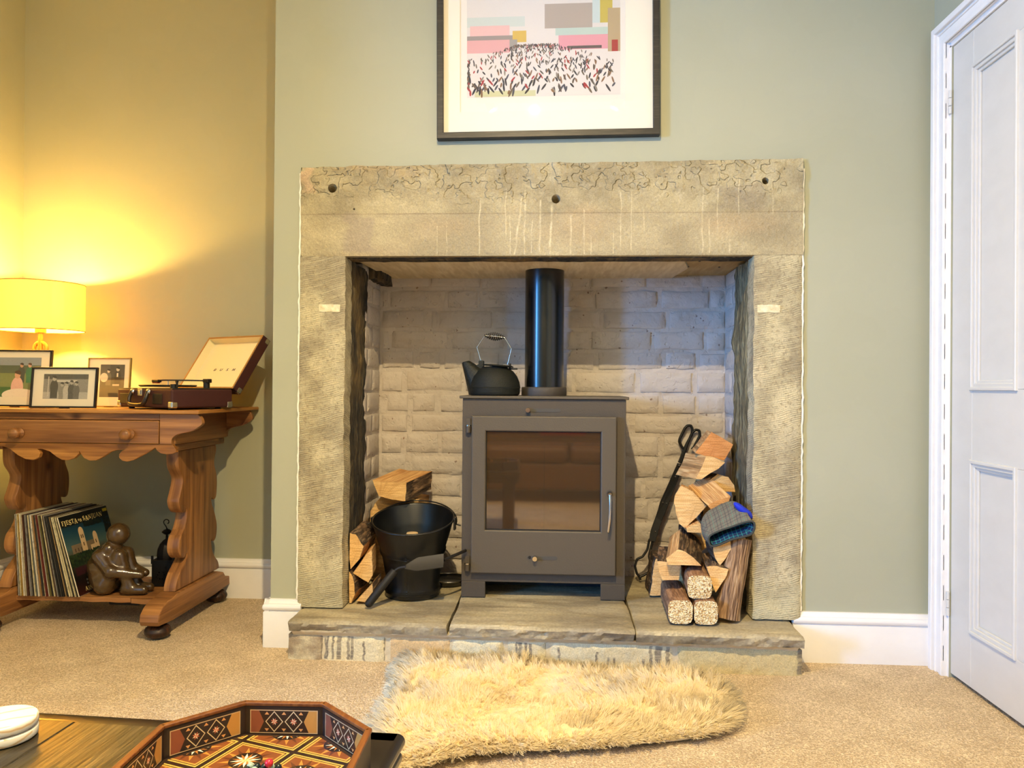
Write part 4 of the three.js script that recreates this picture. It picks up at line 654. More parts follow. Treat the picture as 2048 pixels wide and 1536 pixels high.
// ---------------------------------------------------------------- log tongs, glove
{
  const m = phys(0x141414, 0.45, { metalness: 0.3 }), t = thing('log_tongs', 'long black iron log tongs leaning on the brick wall', 'tongs', [0, 0, 0]);
  const zz = (y) => -0.545 + (0.77 - y) * 0.075 + (y < 0.4 ? (0.4 - y) * 0.16 : 0), P = (a) => { const o = []; for (let i = 0; i < a.length; i += 2) o.push([a[i], a[i + 1], zz(a[i + 1])]); return o; };
  const bar = (a, r, n = 80) => tube(P(a), r, n, 8, false, 0.2);
  part('grip_loop', bar([0.518,0.672,0.504,0.7,0.506,0.714,0.525,0.754,0.537,0.767,0.551,0.767,0.557,0.754,0.554,0.73,0.535,0.695,0.527,0.678,0.502,0.615], 0.0056), m, t);
  part('grip_loop', bar([0.554,0.67,0.564,0.681,0.587,0.727,0.585,0.747,0.57,0.75,0.556,0.737,0.54,0.7,0.53,0.673,0.508,0.612], 0.0056), m, t);
  const arm = (pts) => { const L = pts.length / 4, s = new THREE.Shape(); s.setFromPoints(Array.from({ length: pts.length / 2 }, (_, i) => new THREE.Vector2(pts[2 * i], pts[2 * i + 1]))); const g = extrude(s, 0.006, 0.001, 1), p = g.attributes.position; for (let i = 0; i < p.count; i++) p.setZ(i, p.getZ(i) + zz(p.getY(i))); g.computeVertexNormals(); return g; };
  part('blade_arm', arm([0.495,0.614,0.516,0.607,0.496,0.545,0.46,0.45,0.44,0.4,0.406,0.33,0.388,0.335,0.408,0.4,0.424,0.455,0.466,0.548]), m, t);
  part('blade_arm', arm([0.506,0.6,0.49,0.532,0.456,0.445,0.428,0.378,0.4,0.296,0.376,0.302,0.382,0.338,0.404,0.395,0.425,0.452,0.474,0.542]).translate(0, 0, 0.007), m, t);
  part('claw', bar([0.386,0.31,0.378,0.301,0.369,0.265,0.35,0.238,0.328,0.227,0.319,0.2,0.326,0.171,0.335,0.162,0.339,0.147], 0.005), m, t);
  part('claw', bar([0.392,0.305,0.391,0.297,0.386,0.28,0.376,0.24,0.381,0.207,0.377,0.182,0.355,0.167,0.339,0.16,0.336,0.15], 0.005), m, t);
  const rv = std(0x8a8680, 0.3, { metalness: 1 }); for (const [x, y] of [[0.5, 0.605], [0.485, 0.559], [0.433, 0.453], [0.448, 0.45], [0.402, 0.338]]) part('rivet', new THREE.SphereGeometry(0.004, 12, 8).translate(x, y, zz(y) + 0.013), rv, t);
}
{
  const quilt = canvasTex(512, 512, (c, w, h) => { c.fillStyle = '#70695c'; c.fillRect(0, 0, w, h); for (let i = 0; i < 12; i++) { c.fillStyle = i % 3 ? 'rgba(40,48,52,.35)' : 'rgba(70,190,150,.3)'; c.fillRect(i * 43, 0, i % 3 ? 10 : 6, h); c.fillRect(0, i * 43 + 12, w, i % 3 ? 9 : 5); } for (let i = 0; i < 9000; i++) { c.fillStyle = i % 2 ? 'rgba(255,255,255,.07)' : 'rgba(0,0,0,.09)'; c.fillRect(hash(i, 1, 2) * w, hash(i, 3, 4) * h, 3, 2); } });
  quilt.wrapS = quilt.wrapT = THREE.RepeatWrapping; quilt.repeat.set(8, 8);
  const lining = canvasTex(256, 256, (c, w, h) => { c.fillStyle = '#16254c'; c.fillRect(0, 0, w, h); for (let i = 0; i < 6; i++) { c.fillStyle = 'rgba(50,170,150,.55)'; c.fillRect(i * 43, 0, 9, h); c.fillRect(0, i * 43, w, 9); } }); lining.wrapS = lining.wrapT = THREE.RepeatWrapping; lining.repeat.set(12, 12);
  const t = thing('oven_glove', 'grey quilted fireside glove with tartan lining folded on the right pile', 'glove', [0.562, 0.462, 0.03], 0);
  // a flattened sleeve: loops of an oval that opens to the lower right
  const sleeve = (inset) => {
    const rings = 18, seg = 40, pos = [], idx = [], mouth = [[-0.052, -0.05], [-0.045, -0.068], [-0.02, -0.064], [0.02, -0.045], [0.06, -0.033], [0.085, -0.022], [0.094, 0.0], [0.088, 0.018], [0.06, 0.014], [0.02, -0.002], [-0.02, -0.018], [-0.047, -0.034]];
    const curve = new THREE.CatmullRomCurve3(mouth.map(([x, y]) => new THREE.Vector3(x, y, 0)), true);
    for (let k = 0; k <= rings; k++) { const s = k / rings; for (let i = 0; i < seg; i++) {
      const p = curve.getPoint(i / seg), mx = 0.02, my = -0.024, bulge = 1 + 0.35 * Math.sin(s * Math.PI * 0.7), cl = Math.sqrt(Math.max(0, 1 - s ** 4));
      const x = mx + (p.x - mx) * mix(1, 0.95, s) * (cl * 0.96 + 0.04) * (1 - inset * 0.05) - 0.03 * s, y = my + (p.y - my) * mix(1, 1.4, sstep(0, 0.5, s)) * (cl * 0.94 + 0.06) * (1 - inset * 0.16) + 0.056 * s, z = 0.03 - 0.13 * s + 0.012 * (p.x / 0.09) * (1 - s);
      pos.push(x + 0.002 * f3(x * 40, y * 40, s * 4, 3), y + 0.003 * f3(x * 36, y * 36, s * 4, 4), z + 0.003 * f3(x * 30, y * 30, s, 5));
    } }
    for (let k = 0; k < rings; k++) for (let i = 0; i < seg; i++) { const a = k * seg + i, b = k * seg + (i + 1) % seg; if (inset) idx.push(a, b, a + seg, b, b + seg, a + seg); else idx.push(a, a + seg, b, b, a + seg, b + seg); }
    const g = new THREE.BufferGeometry(); g.setAttribute('position', new THREE.Float32BufferAttribute(pos, 3)); g.setIndex(idx); g.computeVertexNormals(); return boxUV(g);
  };
  const two = { side: THREE.DoubleSide };
  part('quilted_shell', sleeve(0), std(0xffffff, 0.95, { map: quilt, ...two }), t); part('lining', sleeve(1), std(0xffffff, 0.95, { map: lining, ...two }), t);
  part('binding', tube([[-0.052, -0.05], [-0.045, -0.068], [-0.02, -0.064], [0.02, -0.045], [0.06, -0.033], [0.085, -0.022], [0.094, 0.0], [0.088, 0.018], [0.06, 0.014], [0.02, -0.002], [-0.02, -0.018], [-0.047, -0.034]].map(([x, y]) => [x, y, 0.031 + 0.012 * x / 0.09]), 0.0035, 120, 8, true), std(0x3c3f3a, 0.95), t);
  const b = new THREE.SphereGeometry(1, 28, 18); b.scale(0.042, 0.012, 0.02).rotateZ(-0.66).rotateY(0.2); rough(b, 0.003, 40, 9); b.computeVertexNormals();
  solo('blue_glove', 'bright blue glove cuff tucked behind the grey glove', 'glove', boxUV(b), std(0x1a32c8, 0.8), [0.632, 0.508, 0.016]);
}
// ---------------------------------------------------------------- carved pine side table in the alcove
const CX = -1.765, TOPY = 0.828;
{
  const t = thing('side_table', 'carved pine trestle table with scalloped apron, drawer and bun feet', 'table');
  const mir = (a) => { const o = []; for (let i = a.length - 2; i >= 0; i -= 2) o.push(2 * CX - a[i], a[i + 1]); return o; };
  const tg = boxUV(span(-2.24, -1.289, TOPY - 0.0135, TOPY, -0.588, -0.028, 0.004), false, 0.2, 0.3);
  part('table_top', tg, pineWorn, t);
  const bracket = [-1.4, 0.703, -1.398, 0.723, -1.385, 0.736, -1.365, 0.743, -1.329, 0.751, -1.301, 0.766, -1.287, 0.779, -1.289, 0.794, -1.302, 0.8142];
  const smooth = (flat, n = 60) => new THREE.CatmullRomCurve3(Array.from({ length: flat.length / 2 }, (_, i) => new THREE.Vector3(flat[2 * i], flat[2 * i + 1], 0))).getPoints(n).flatMap((p) => [p.x, p.y]);
  const bs = smooth(bracket), outline = poly([...bs, ...mir(bs)]);
  const fr = outline.clone(); fr.holes.push(rectHole(-2.084, 0.7035, -1.4465, 0.7885));
  part('apron', boxUV(extrude(poly([...bs, ...mir(bs)].slice()), 0.018, 0.0015, 2).translate(0, 0, -0.53), false, 0.3, 0.1), pine, t, { label: 'rear apron board' });
  { const a = poly([-1.4445, 0.7035, ...bs, -1.4445, 0.8142]); const b = poly(mir([-1.4445, 0.7035, ...bs, -1.4445, 0.8142]));
    part('apron', boxUV(merge([extrude(a, 0.022, 0.0015, 2), extrude(b, 0.022, 0.0015, 2)]).translate(0, 0, -0.072), false, 0.15, 0.32), pine, t); part('top_rail', boxUV(span(-2.085, -1.4448, 0.7905, 0.8142, -0.072, -0.05, 0.001), false, 0.5, 0.6), pine, t); }
  const dr = part('drawer', boxUV(merge([span(-2.083, -1.4475, 0.704, 0.7885, -0.072, -0.0475, 0.004), span(-2.06, -1.47, 0.71, 0.78, -0.4, -0.0725, 0.002)]), false, 0.0, 0.44), pine, t);
  for (const x of [-1.974, -1.556]) part('knob', boxUV(lathe([[0, 0], [0.0195, 0], [0.0195, 0.004], [0.012, 0.009], [0.0115, 0.014], [0.017, 0.02], [0.0205, 0.03], [0.018, 0.039], [0.009, 0.044], [0, 0.045]], 32).rotateX(Math.PI / 2).translate(x, 0.739, -0.0475)), pine, dr);
  const val = [-2.034, 0.687, -2.011, 0.677, -1.984, 0.657, -1.953, 0.642, -1.924, 0.639, -1.903, 0.65, -1.898, 0.664, -1.903, 0.675, -1.911, 0.680, -1.893, 0.681, -1.862, 0.672, -1.835, 0.652, -1.814, 0.641, -1.793, 0.64, -1.768, 0.648, -1.752, 0.663, -1.7495, 0.675, -1.742, 0.663, -1.729, 0.648, -1.708, 0.64, -1.685, 0.641, -1.659, 0.654, -1.633, 0.672, -1.607, 0.68, -1.575, 0.682, -1.587, 0.678, -1.598, 0.665, -1.598, 0.652, -1.586, 0.641, -1.568, 0.638, -1.543, 0.644, -1.518, 0.658, -1.492, 0.672, -1.462, 0.69, -1.455, 0.679, -1.441, 0.67, -1.42, 0.666, -1.4, 0.668, -1.384, 0.675, -1.384, 0.684, -1.398, 0.7025];
  part('valance', boxUV(extrude(poly([...mir(val.slice(66)), ...val]), 0.018, 0.0015, 2).translate(0, 0, -0.07), false, 0.6, 0.13), pineWorn, t, { label: 'scalloped lower edge of the apron' });
  for (const s of [-1, 1]) {
    const X = (a, b) => (s > 0 ? [a, b] : [2 * CX - b, 2 * CX - a]);
    const [a0, a1] = X(-1.416, -1.398); part('side_apron', boxUV(span(a0, a1, 0.7005, 0.814, -0.512, -0.0725, 0.002), false, 0.4, 0.52), pine, t);
    const [c0, c1] = X(-1.47, -1.402); part('cleat', boxUV(span(c0, c1, 0.675, 0.7, -0.5, -0.075, 0.003), false, 0.1, 0.7), pine, t);
    const front = smooth([-0.141, 0.672, -0.141, 0.651, -0.147, 0.61, -0.18, 0.563, -0.163, 0.511, -0.15, 0.48, -0.167, 0.445, -0.193, 0.432, -0.211, 0.447, -0.216, 0.432, -0.21, 0.40, -0.193, 0.37, -0.161, 0.338, -0.153, 0.296, -0.171, 0.268, -0.197, 0.259, -0.217, 0.273, -0.217, 0.258, -0.2, 0.24, -0.158, 0.206, -0.133, 0.165, -0.131, 0.147], 110), rear = smooth([-0.5, 0.147, -0.5, 0.16, -0.489, 0.182, -0.462, 0.205, -0.438, 0.235, -0.427, 0.282, -0.447, 0.272, -0.466, 0.28, -0.478, 0.33, -0.455, 0.39, -0.425, 0.44, -0.424, 0.455, -0.445, 0.445, -0.464, 0.45, -0.474, 0.485, -0.472, 0.54, -0.447, 0.6, -0.465, 0.65, -0.46, 0.672], 100);
    const leg = poly([...front, ...rear]);
    const [l0] = X(-1.468, -1.42), toX = new THREE.Matrix4().makeBasis(new THREE.Vector3(0, 0, 1), new THREE.Vector3(0, 1, 0), new THREE.Vector3(-1, 0, 0));
    part('leg', boxUV(smoothed(extrude(leg, 0.048, 0.004, 3).applyMatrix4(toX).translate(l0 + 0.048, 0, 0), 0.5), true, 0.2, 0.3), pine, t);
    const foot = poly([-0.081, 0.135, -0.12, 0.145, -0.46, 0.145, -0.515, 0.129, -0.535, 0.108, -0.575, 0.098, -0.577, 0.063, -0.435, 0.054, -0.09, 0.052, 0.008, 0.06, 0.016, 0.075, 0.012, 0.1, -0.012, 0.12, -0.05, 0.136]);
    const [f0] = X(-1.48, -1.404); part('foot', boxUV(smoothed(extrude(foot, 0.074, 0.006, 3).applyMatrix4(toX).translate(f0 + 0.074, 0, 0), 0.5), false, 0.37, 0.2), pine, t);
    for (const z of [-0.045, -0.52]) { const b = new THREE.SphereGeometry(0.046, 32, 20).scale(1, 0.6, 1); part('bun_foot', boxUV(b.translate((s > 0 ? -1.442 : 2 * CX + 1.442), 0.0275, z)), std(0x8a6440, 0.5, { map: barkMap, bumpMap: woodBump, bumpScale: 0.002 }), t); }
  }
  const sg = new THREE.BoxGeometry(0.63, 0.018, 0.3, 60, 1, 6).translate(CX, 0.1045, -0.32), sp = sg.attributes.position; for (let i = 0; i < sp.count; i++) if (sp.getZ(i) > -0.18) { const x = sp.getX(i); sp.setZ(i, -0.15 + 0.004 * Math.sin(x * 60) + (x > -1.6 ? 0.012 : 0)); }
  part('shelf', boxUV(smoothed(sg, 0.6), false, 0.1, 0.5), pine, t); part('shelf_support', boxUV(span(-1.72, -1.6, 0.07, 0.095, -0.24, -0.2, 0.004)), std(0x1a1512, 0.8), t);
}
// ---------------------------------------------------------------- table lamp, small framed photographs
{
  const t = thing('table_lamp', 'lit table lamp with yellow drum shade on a pale ringed wooden stem', 'lamp', [-2.105, TOPY, -0.345]);
  const pale = phys(0xc8b48a, 0.5, { map: splitMap }), fab = tex(256, 256, (u, v) => 190 + 40 * (vn(u * 128, v * 8, 128, 8, 3) * 0.5 + vn(u * 8, v * 128, 8, 128, 4) * 0.5), false, 0.1);
  const shade = part('lamp_shade', lathe([[0.16, 0.308], [0.16, 0.499], [0.1588, 0.499], [0.1588, 0.308], [0.16, 0.308]], 96), phys(0xffe99c, 0.95, { transmission: 0.36, thickness: 0, bumpMap: fab, bumpScale: 0.0005 }), t);
  const trim = std(0x8a6a30, 0.7); for (const y of [0.3085, 0.4985]) part('trim', new THREE.TorusGeometry(0.1598, 0.0016, 8, 96).rotateX(Math.PI / 2).translate(0, y, 0), trim, shade);
  part('shade_ring', merge([0, 1, 2].map((k) => cyl(0.0012, 0.0012, 0.15, 0, 0.075, 0, 6).rotateZ(Math.PI / 2).translate(0, 0.486, 0).rotateY(k * 2.094))), trim, shade);
  part('base', boxUV(lathe([[0, 0], [0.07, 0], [0.07, 0.014], [0.03, 0.024], [0, 0.026]], 40)), pale, t);
  for (const [y, R] of [[0.085, 0.05], [0.17, 0.04], [0.235, 0.032]]) part('ring', boxUV(new THREE.TorusGeometry(R - 0.006, 0.0075, 12, 40).translate(0, y, 0)), pale, t);
  part('stem', boxUV(cyl(0.0105, 0.009, 0.3, 0, 0.16, 0, 16)), pale, t); part('lamp_holder', cyl(0.02, 0.02, 0.05, 0, 0.325, 0, 20), pale, t);
  part('bulb', new THREE.SphereGeometry(0.028, 24, 16).scale(1, 1.2, 1).translate(0, 0.44, 0), std(0x332200, 0.5, { emissive: LAMP, emissiveIntensity: 30 }), t);
  const l = new THREE.PointLight(LAMP, LAMP_POWER); l.position.set(-2.105, TOPY + 0.44, -0.345); l.shadow.radius = 1; l.castShadow = true; scene.add(l);
}
solo('wall_plate', 'tiny brass plate on the alcove wall beside the lamp stem', 'plate', span(-0.01, 0.01, -0.01, 0.01, 0, 0.006, 0.002), std(0xa88a48, 0.4, { metalness: 0.6 }), [-2.256, 1.065, ZA]);
function person(c, x, y, s, coat, skin, hair) { c.fillStyle = coat; c.beginPath(); c.ellipse(x, y + s * 0.95, s * 0.46, s * 0.8, 0, 0, 7); c.fill(); c.fillRect(x - s * 0.4, y + s * 0.8, s * 0.8, s * 1.4); c.fillStyle = skin; c.beginPath(); c.ellipse(x, y, s * 0.22, s * 0.29, 0, 0, 7); c.fill(); c.fillStyle = hair; c.beginPath(); c.ellipse(x, y - s * 0.13, s * 0.24, s * 0.2, 0, Math.PI, 7); c.fill(); }
function grain(c, w, h, n, a = 0.06) { for (let i = 0; i < n; i++) { c.fillStyle = i % 2 ? `rgba(255,255,255,${a})` : `rgba(0,0,0,${a})`; c.fillRect(hash(i, 5, 2) * w, hash(i, 8, 4) * h, 3, 3); } }
function photoFrame(label, x, y, z, w, h, lean, turn, border, frameMat, picW, picH, px, pyy, draw) {
  const t = thing('photo_frame', label, 'photo frame', [x, y, z], turn), g = new THREE.Group(); t.rotation.order = 'YXZ'; t.rotation.x = -lean;
  const s = rectShape(-w / 2, 0, w / 2, h); s.holes.push(rectHole(-w / 2 + border, border, w / 2 - border, h - border));
  part('frame', extrude(s, 0.014, 0.001, 2).translate(0, 0, -0.007), frameMat, t);
  part('mount', plain(-w / 2 + border, w / 2 - border, border, h - border, -0.003, -0.001), std(0xeee4cc, 0.9), t);
  part('photograph', new THREE.PlaneGeometry(picW, picH).translate(px, pyy, -0.0006), std(0xffffff, 0.5, { map: canvasTex(384, Math.round(384 * picH / picW), draw) }), t);
  part('glass', plain(-w / 2 + border, w / 2 - border, border, h - border, 0.002, 0.0025), phys(0xffffff, 0.02, { transmission: 1, thickness: 0 }), t);
  const a = Math.sin(lean); part('strut', boxUV(plain(-0.02, 0.02, 0.002, h * 0.6, -0.01, -0.007).rotateX(-0.35).translate(0, 0, -0.0)), std(0x2a2018, 0.8), t);
  return t;
}
const blackWood = phys(0x17100c, 0.4);
photoFrame('small black frame with a grey group photograph, in front on the table', -1.865, TOPY + 0.0018, -0.13, 0.253, 0.154, 0.1, 0.03, 0.006, blackWood, 0.172, 0.095, 0.005, 0.081, (c, w, h) => {
  c.fillStyle = '#8f8a80'; c.fillRect(0, 0, w, h); c.fillStyle = '#b4aea2'; c.fillRect(0, h * 0.72, w, h); c.fillStyle = '#55524c'; c.fillRect(0, 0, w, h * 0.2); c.fillStyle = '#c8c2b4'; c.fillRect(w * 0.3, h * 0.24, w * 0.45, h * 0.08); c.fillRect(w * 0.1, h * 0.1, w * 0.02, h * 0.8);
  person(c, w * 0.24, h * 0.18, h * 0.36, '#4a4640', '#b8b0a2', '#3a3630'); [[0.42, 0.42], [0.52, 0.4], [0.63, 0.34], [0.74, 0.38]].forEach(([x, y], i) => person(c, w * x, h * y, h * 0.3, ['#8a857a', '#bdb6a8', '#57534c', '#6a665e'][i], '#b0a898', '#45413a')); grain(c, w, h, 3000, 0.09); });
photoFrame('larger dark frame with a colour family photograph, leftmost on the table', -2.12, TOPY + 0.003, -0.21, 0.285, 0.222, 0.09, 0.05, 0.006, blackWood, 0.2, 0.155, 0.0, 0.115, (c, w, h) => {
  c.fillStyle = '#8d97a0'; c.fillRect(0, 0, w, h * 0.25); c.fillStyle = '#55604a'; c.fillRect(0, h * 0.2, w, h * 0.25); c.fillStyle = '#7c8850'; c.fillRect(0, h * 0.4, w, h); c.fillStyle = '#3d6a2e'; c.fillRect(0, h * 0.75, w * 0.45, h);
  person(c, w * 0.62, h * 0.2, h * 0.2, '#4a4a42', '#c89a7c', '#3a2a20'); person(c, w * 0.78, h * 0.2, h * 0.2, '#3c7a52', '#d0a488', '#5a3a28'); person(c, w * 0.95, h * 0.34, h * 0.2, '#a07a5c', '#d0a488', '#3a2a20'); person(c, w * 0.55, h * 0.44, h * 0.34, '#e4b8a8', '#d2a282', '#4a3020'); c.fillStyle = '#ece0cc'; c.beginPath(); c.ellipse(w * 0.6, h * 0.95, w * 0.34, h * 0.16, 0, 0, 7); c.fill(); grain(c, w, h, 2500, 0.05); });
photoFrame('slim gilt frame with a grey photograph of a couple, behind the record player', -1.805, TOPY + 0.0018, -0.32, 0.175, 0.198, 0.09, 0.02, 0.0035, std(0xb09a60, 0.35, { metalness: 0.7 }), 0.1, 0.132, 0.012, 0.105, (c, w, h) => {
  c.fillStyle = '#4c4a46'; c.fillRect(0, 0, w, h); c.fillStyle = '#5a5852'; c.fillRect(0, 0, w * 0.4, h * 0.5); person(c, w * 0.72, h * 0.14, h * 0.24, '#3a3835', '#c8c2b6', '#24221f'); person(c, w * 0.34, h * 0.2, h * 0.2, '#6a6862', '#ccc6ba', '#2a2825'); c.fillStyle = '#d8d2c4'; c.beginPath(); c.ellipse(w * 0.16, h * 0.4, w * 0.16, h * 0.14, 0, 0, 7); c.fill(); c.fillStyle = '#b8b2a4'; c.fillRect(w * 0.52, h * 0.6, w * 0.28, h * 0.06); c.fillStyle = '#e8e2d4'; c.fillRect(w * 0.68, h * 0.26, w * 0.06, h * 0.12); grain(c, w, h, 3000, 0.08); });
// ---------------------------------------------------------------- suitcase record player
{
  const t = thing('record_player', 'maroon suitcase record player with its cream-lined lid open', 'record player', [-1.392, TOPY + 0.0005, -0.034], -Math.PI / 6);
  const leatherB = tex(256, 256, (u, v) => 255 * fbm(u, v, 60, 60, 3, 601), false, 0.1), maroon = phys(0x3c1510, 0.68, { bumpMap: leatherB, bumpScale: 0.0006 }), tan = std(0xa87a3c, 0.6), cream = std(0xefe2b4, 0.75), dark = std(0x0d0c0b, 0.5);
  const W = 0.357, Dp = 0.258;
  part('case', boxUV(span(-W, 0, 0.006, 0.076, -Dp, 0, 0.008)), maroon, t); part('case_rim', boxUV(merge([span(-W + 0.004, -0.004, 0.0745, 0.0775, -Dp + 0.004, -0.004, 0.001)])), dark, t);
  for (const [x, z] of [[-W + 0.05, -0.03], [-0.05, -0.03], [-W + 0.05, -Dp + 0.03], [-0.05, -Dp + 0.03]]) part('rubber_foot', cyl(0.011, 0.01, 0.0065, x, 0.00325, z, 16), dark, t);
  const corner = (x, y, z, sx, sy, sz) => part('corner_cap', boxUV(merge([span(Math.min(x, x + sx * 0.026), Math.max(x, x + sx * 0.026), Math.min(y, y + sy * 0.025), Math.max(y, y + sy * 0.025), Math.min(z - sz * 0.0012, z + sz * 0.026), Math.max(z - sz * 0.0012, z + sz * 0.026), 0.006)])), chrome, t);
  corner(-W - 0.001, 0.0055, 0.0008, 1, 1, -1); corner(0.001, 0.0055, 0.0008, -1, 1, -1); corner(0.001, 0.0055, -Dp - 0.0008, -1, 1, 1);
  const f = (q) => -W + W * q;
  for (const [a, b] of [[0.06, 0.245], [0.667, 0.84]]) { const sg = part('speaker_grille', boxUV(span(f(a), f(b), 0.02, 0.058, 0.0005, 0.0025, 0.001)), dark, t); }
  const hd = part('handle', boxUV(tube([[f(0.31), 0.066, 0.006], [f(0.305), 0.04, 0.016], [f(0.33), 0.022, 0.02], [f(0.4), 0.0165, 0.022], [f(0.52), 0.0165, 0.022], [f(0.585), 0.022, 0.02], [f(0.61), 0.04, 0.016], [f(0.605), 0.066, 0.006]], 0.0075, 60, 12)), phys(0x221a14, 0.4), t);
  for (const q of [0.31, 0.605]) part('handle_mount', new THREE.SphereGeometry(0.0125, 20, 12).scale(1, 0.9, 0.6).translate(f(q), 0.0655, 0.004), chrome, hd);
  part('latch', boxUV(merge([span(f(0.405), f(0.485), 0.05, 0.077, 0, 0.004, 0.001), span(f(0.425), f(0.465), 0.054, 0.07, 0.004, 0.007, 0.001)])), chrome, t);
  // turntable and tone arm
  part('deck', boxUV(span(-W + 0.008, -0.008, 0.0765, 0.0785, -Dp + 0.008, -0.008, 0.0008)), dark, t);
  const pl = part('platter', boxUV(lathe([[0, 0.0795], [0.1, 0.0795], [0.105, 0.083], [0.105, 0.087], [0, 0.0875]], 56).translate(-0.235, 0.004, -0.135)), dark, t); part('spindle', cyl(0.0028, 0.0028, 0.018, -0.235, 0.099, -0.135, 10), chrome, pl);
  const arm = part('tone_arm', boxUV(merge([tube([[-0.04, 0.108, -0.17], [-0.09, 0.109, -0.115], [-0.135, 0.109, -0.06], [-0.15, 0.108, -0.045]], 0.0028, 24, 8), span(-0.185, -0.142, 0.1, 0.111, -0.05, -0.034, 0.003)])), phys(0x17110e, 0.35), t);
  part('pivot', boxUV(merge([cyl(0.012, 0.012, 0.026, -0.04, 0.092, -0.17, 20), span(-0.052, -0.02, 0.1, 0.115, -0.18, -0.16, 0.003)])), dark, arm); part('stylus', boxUV(span(-0.183, -0.15, 0.0965, 0.1005, -0.048, -0.036, 0.0015)), std(0xa01818, 0.4), arm);
  part('arm_rest', boxUV(merge([cyl(0.0042, 0.0042, 0.03, -0.108, 0.0925, -0.09, 10), span(-0.114, -0.102, 0.1, 0.108, -0.094, -0.086, 0.002)])), dark, t); part('volume_knob', cyl(0.012, 0.0115, 0.016, -0.075, 0.086, -0.055, 24), dark, t);
  // lid
  const lid = new THREE.Group(); lid.name = 'lid'; t.add(lid); lid.position.set(0, 0.078, -Dp); lid.rotation.x = -0.585;
  const LD = 0.042, LH = 0.262, wall = (x0, x1, y0, y1, z0, z1) => span(x0, x1, y0, y1, z0, z1, 0.003);
  part('lid_shell', boxUV(merge([wall(-W, 0, 0, LH, -LD, -LD + 0.006), wall(-W, 0, 0, 0.006, -LD, 0), wall(-W, 0, LH - 0.006, LH, -LD, 0), wall(-W, -W + 0.006, 0, LH, -LD, 0), wall(-0.006, 0, 0, LH, -LD, 0)])), maroon, lid);
  const ring = rectShape(-W + 0.001, 0.001, -0.001, LH - 0.001); ring.holes.push(rectHole(-W + 0.008, 0.008, -0.008, LH - 0.008)); part('lid_edge', extrude(ring, 0.003, 0.001, 2).translate(0, 0, -0.001), tan, lid);
  part('lid_lining', boxUV(merge([plain(-W + 0.006, -0.006, 0.006, LH - 0.006, -LD + 0.006, -LD + 0.008), plain(-W + 0.006, -W + 0.008, 0.006, LH - 0.006, -LD + 0.008, -0.001), plain(-0.008, -0.006, 0.006, LH - 0.006, -LD + 0.008, -0.001), plain(-W + 0.008, -0.008, LH - 0.008, LH - 0.006, -LD + 0.008, -0.001), plain(-W + 0.008, -0.008, 0.006, 0.008, -LD + 0.008, -0.001)])), cream, lid);
  part('lettering', new THREE.PlaneGeometry(0.165, 0.0306).translate(-W / 2 + 0.0, 0.115, -LD + 0.0085), std(0xffffff, 0.75, { map: canvasTex(560, 104, (c, w, h) => { c.fillStyle = '#efe2b4'; c.fillRect(0, 0, w, h); c.fillStyle = '#17120e'; c.font = 'bold 62px sans-serif'; c.textAlign = 'center'; c.textBaseline = 'middle'; c.save(); c.transform(1.5, 0, -0.2, 0.9, 0, 5); ['B', 'U', 'S', 'H'].forEach((k, i) => c.fillText(k, 55 + i * 92, h * 0.52)); c.restore(); c.fillStyle = '#efe2b4'; c.fillRect(0, h * 0.71, 130, 7); }) }), lid);
  const cap = (y, s) => part('corner_cap', boxUV(span(-0.024, 0.0012, Math.min(y, y + s * 0.026), Math.max(y, y + s * 0.026), -LD - 0.001, -LD + 0.024, 0.007)), chrome, lid); cap(LH + 0.001, -1); cap(-0.001, 1);
  part('lid_latch', boxUV(merge([span(-W / 2 - 0.012, -W / 2 + 0.012, LH, LH + 0.005, -0.02, -0.004, 0.001), span(-W / 2 - 0.006, -W / 2 + 0.006, LH + 0.005, LH + 0.009, -0.015, -0.006, 0.001)])), chrome, lid);
}
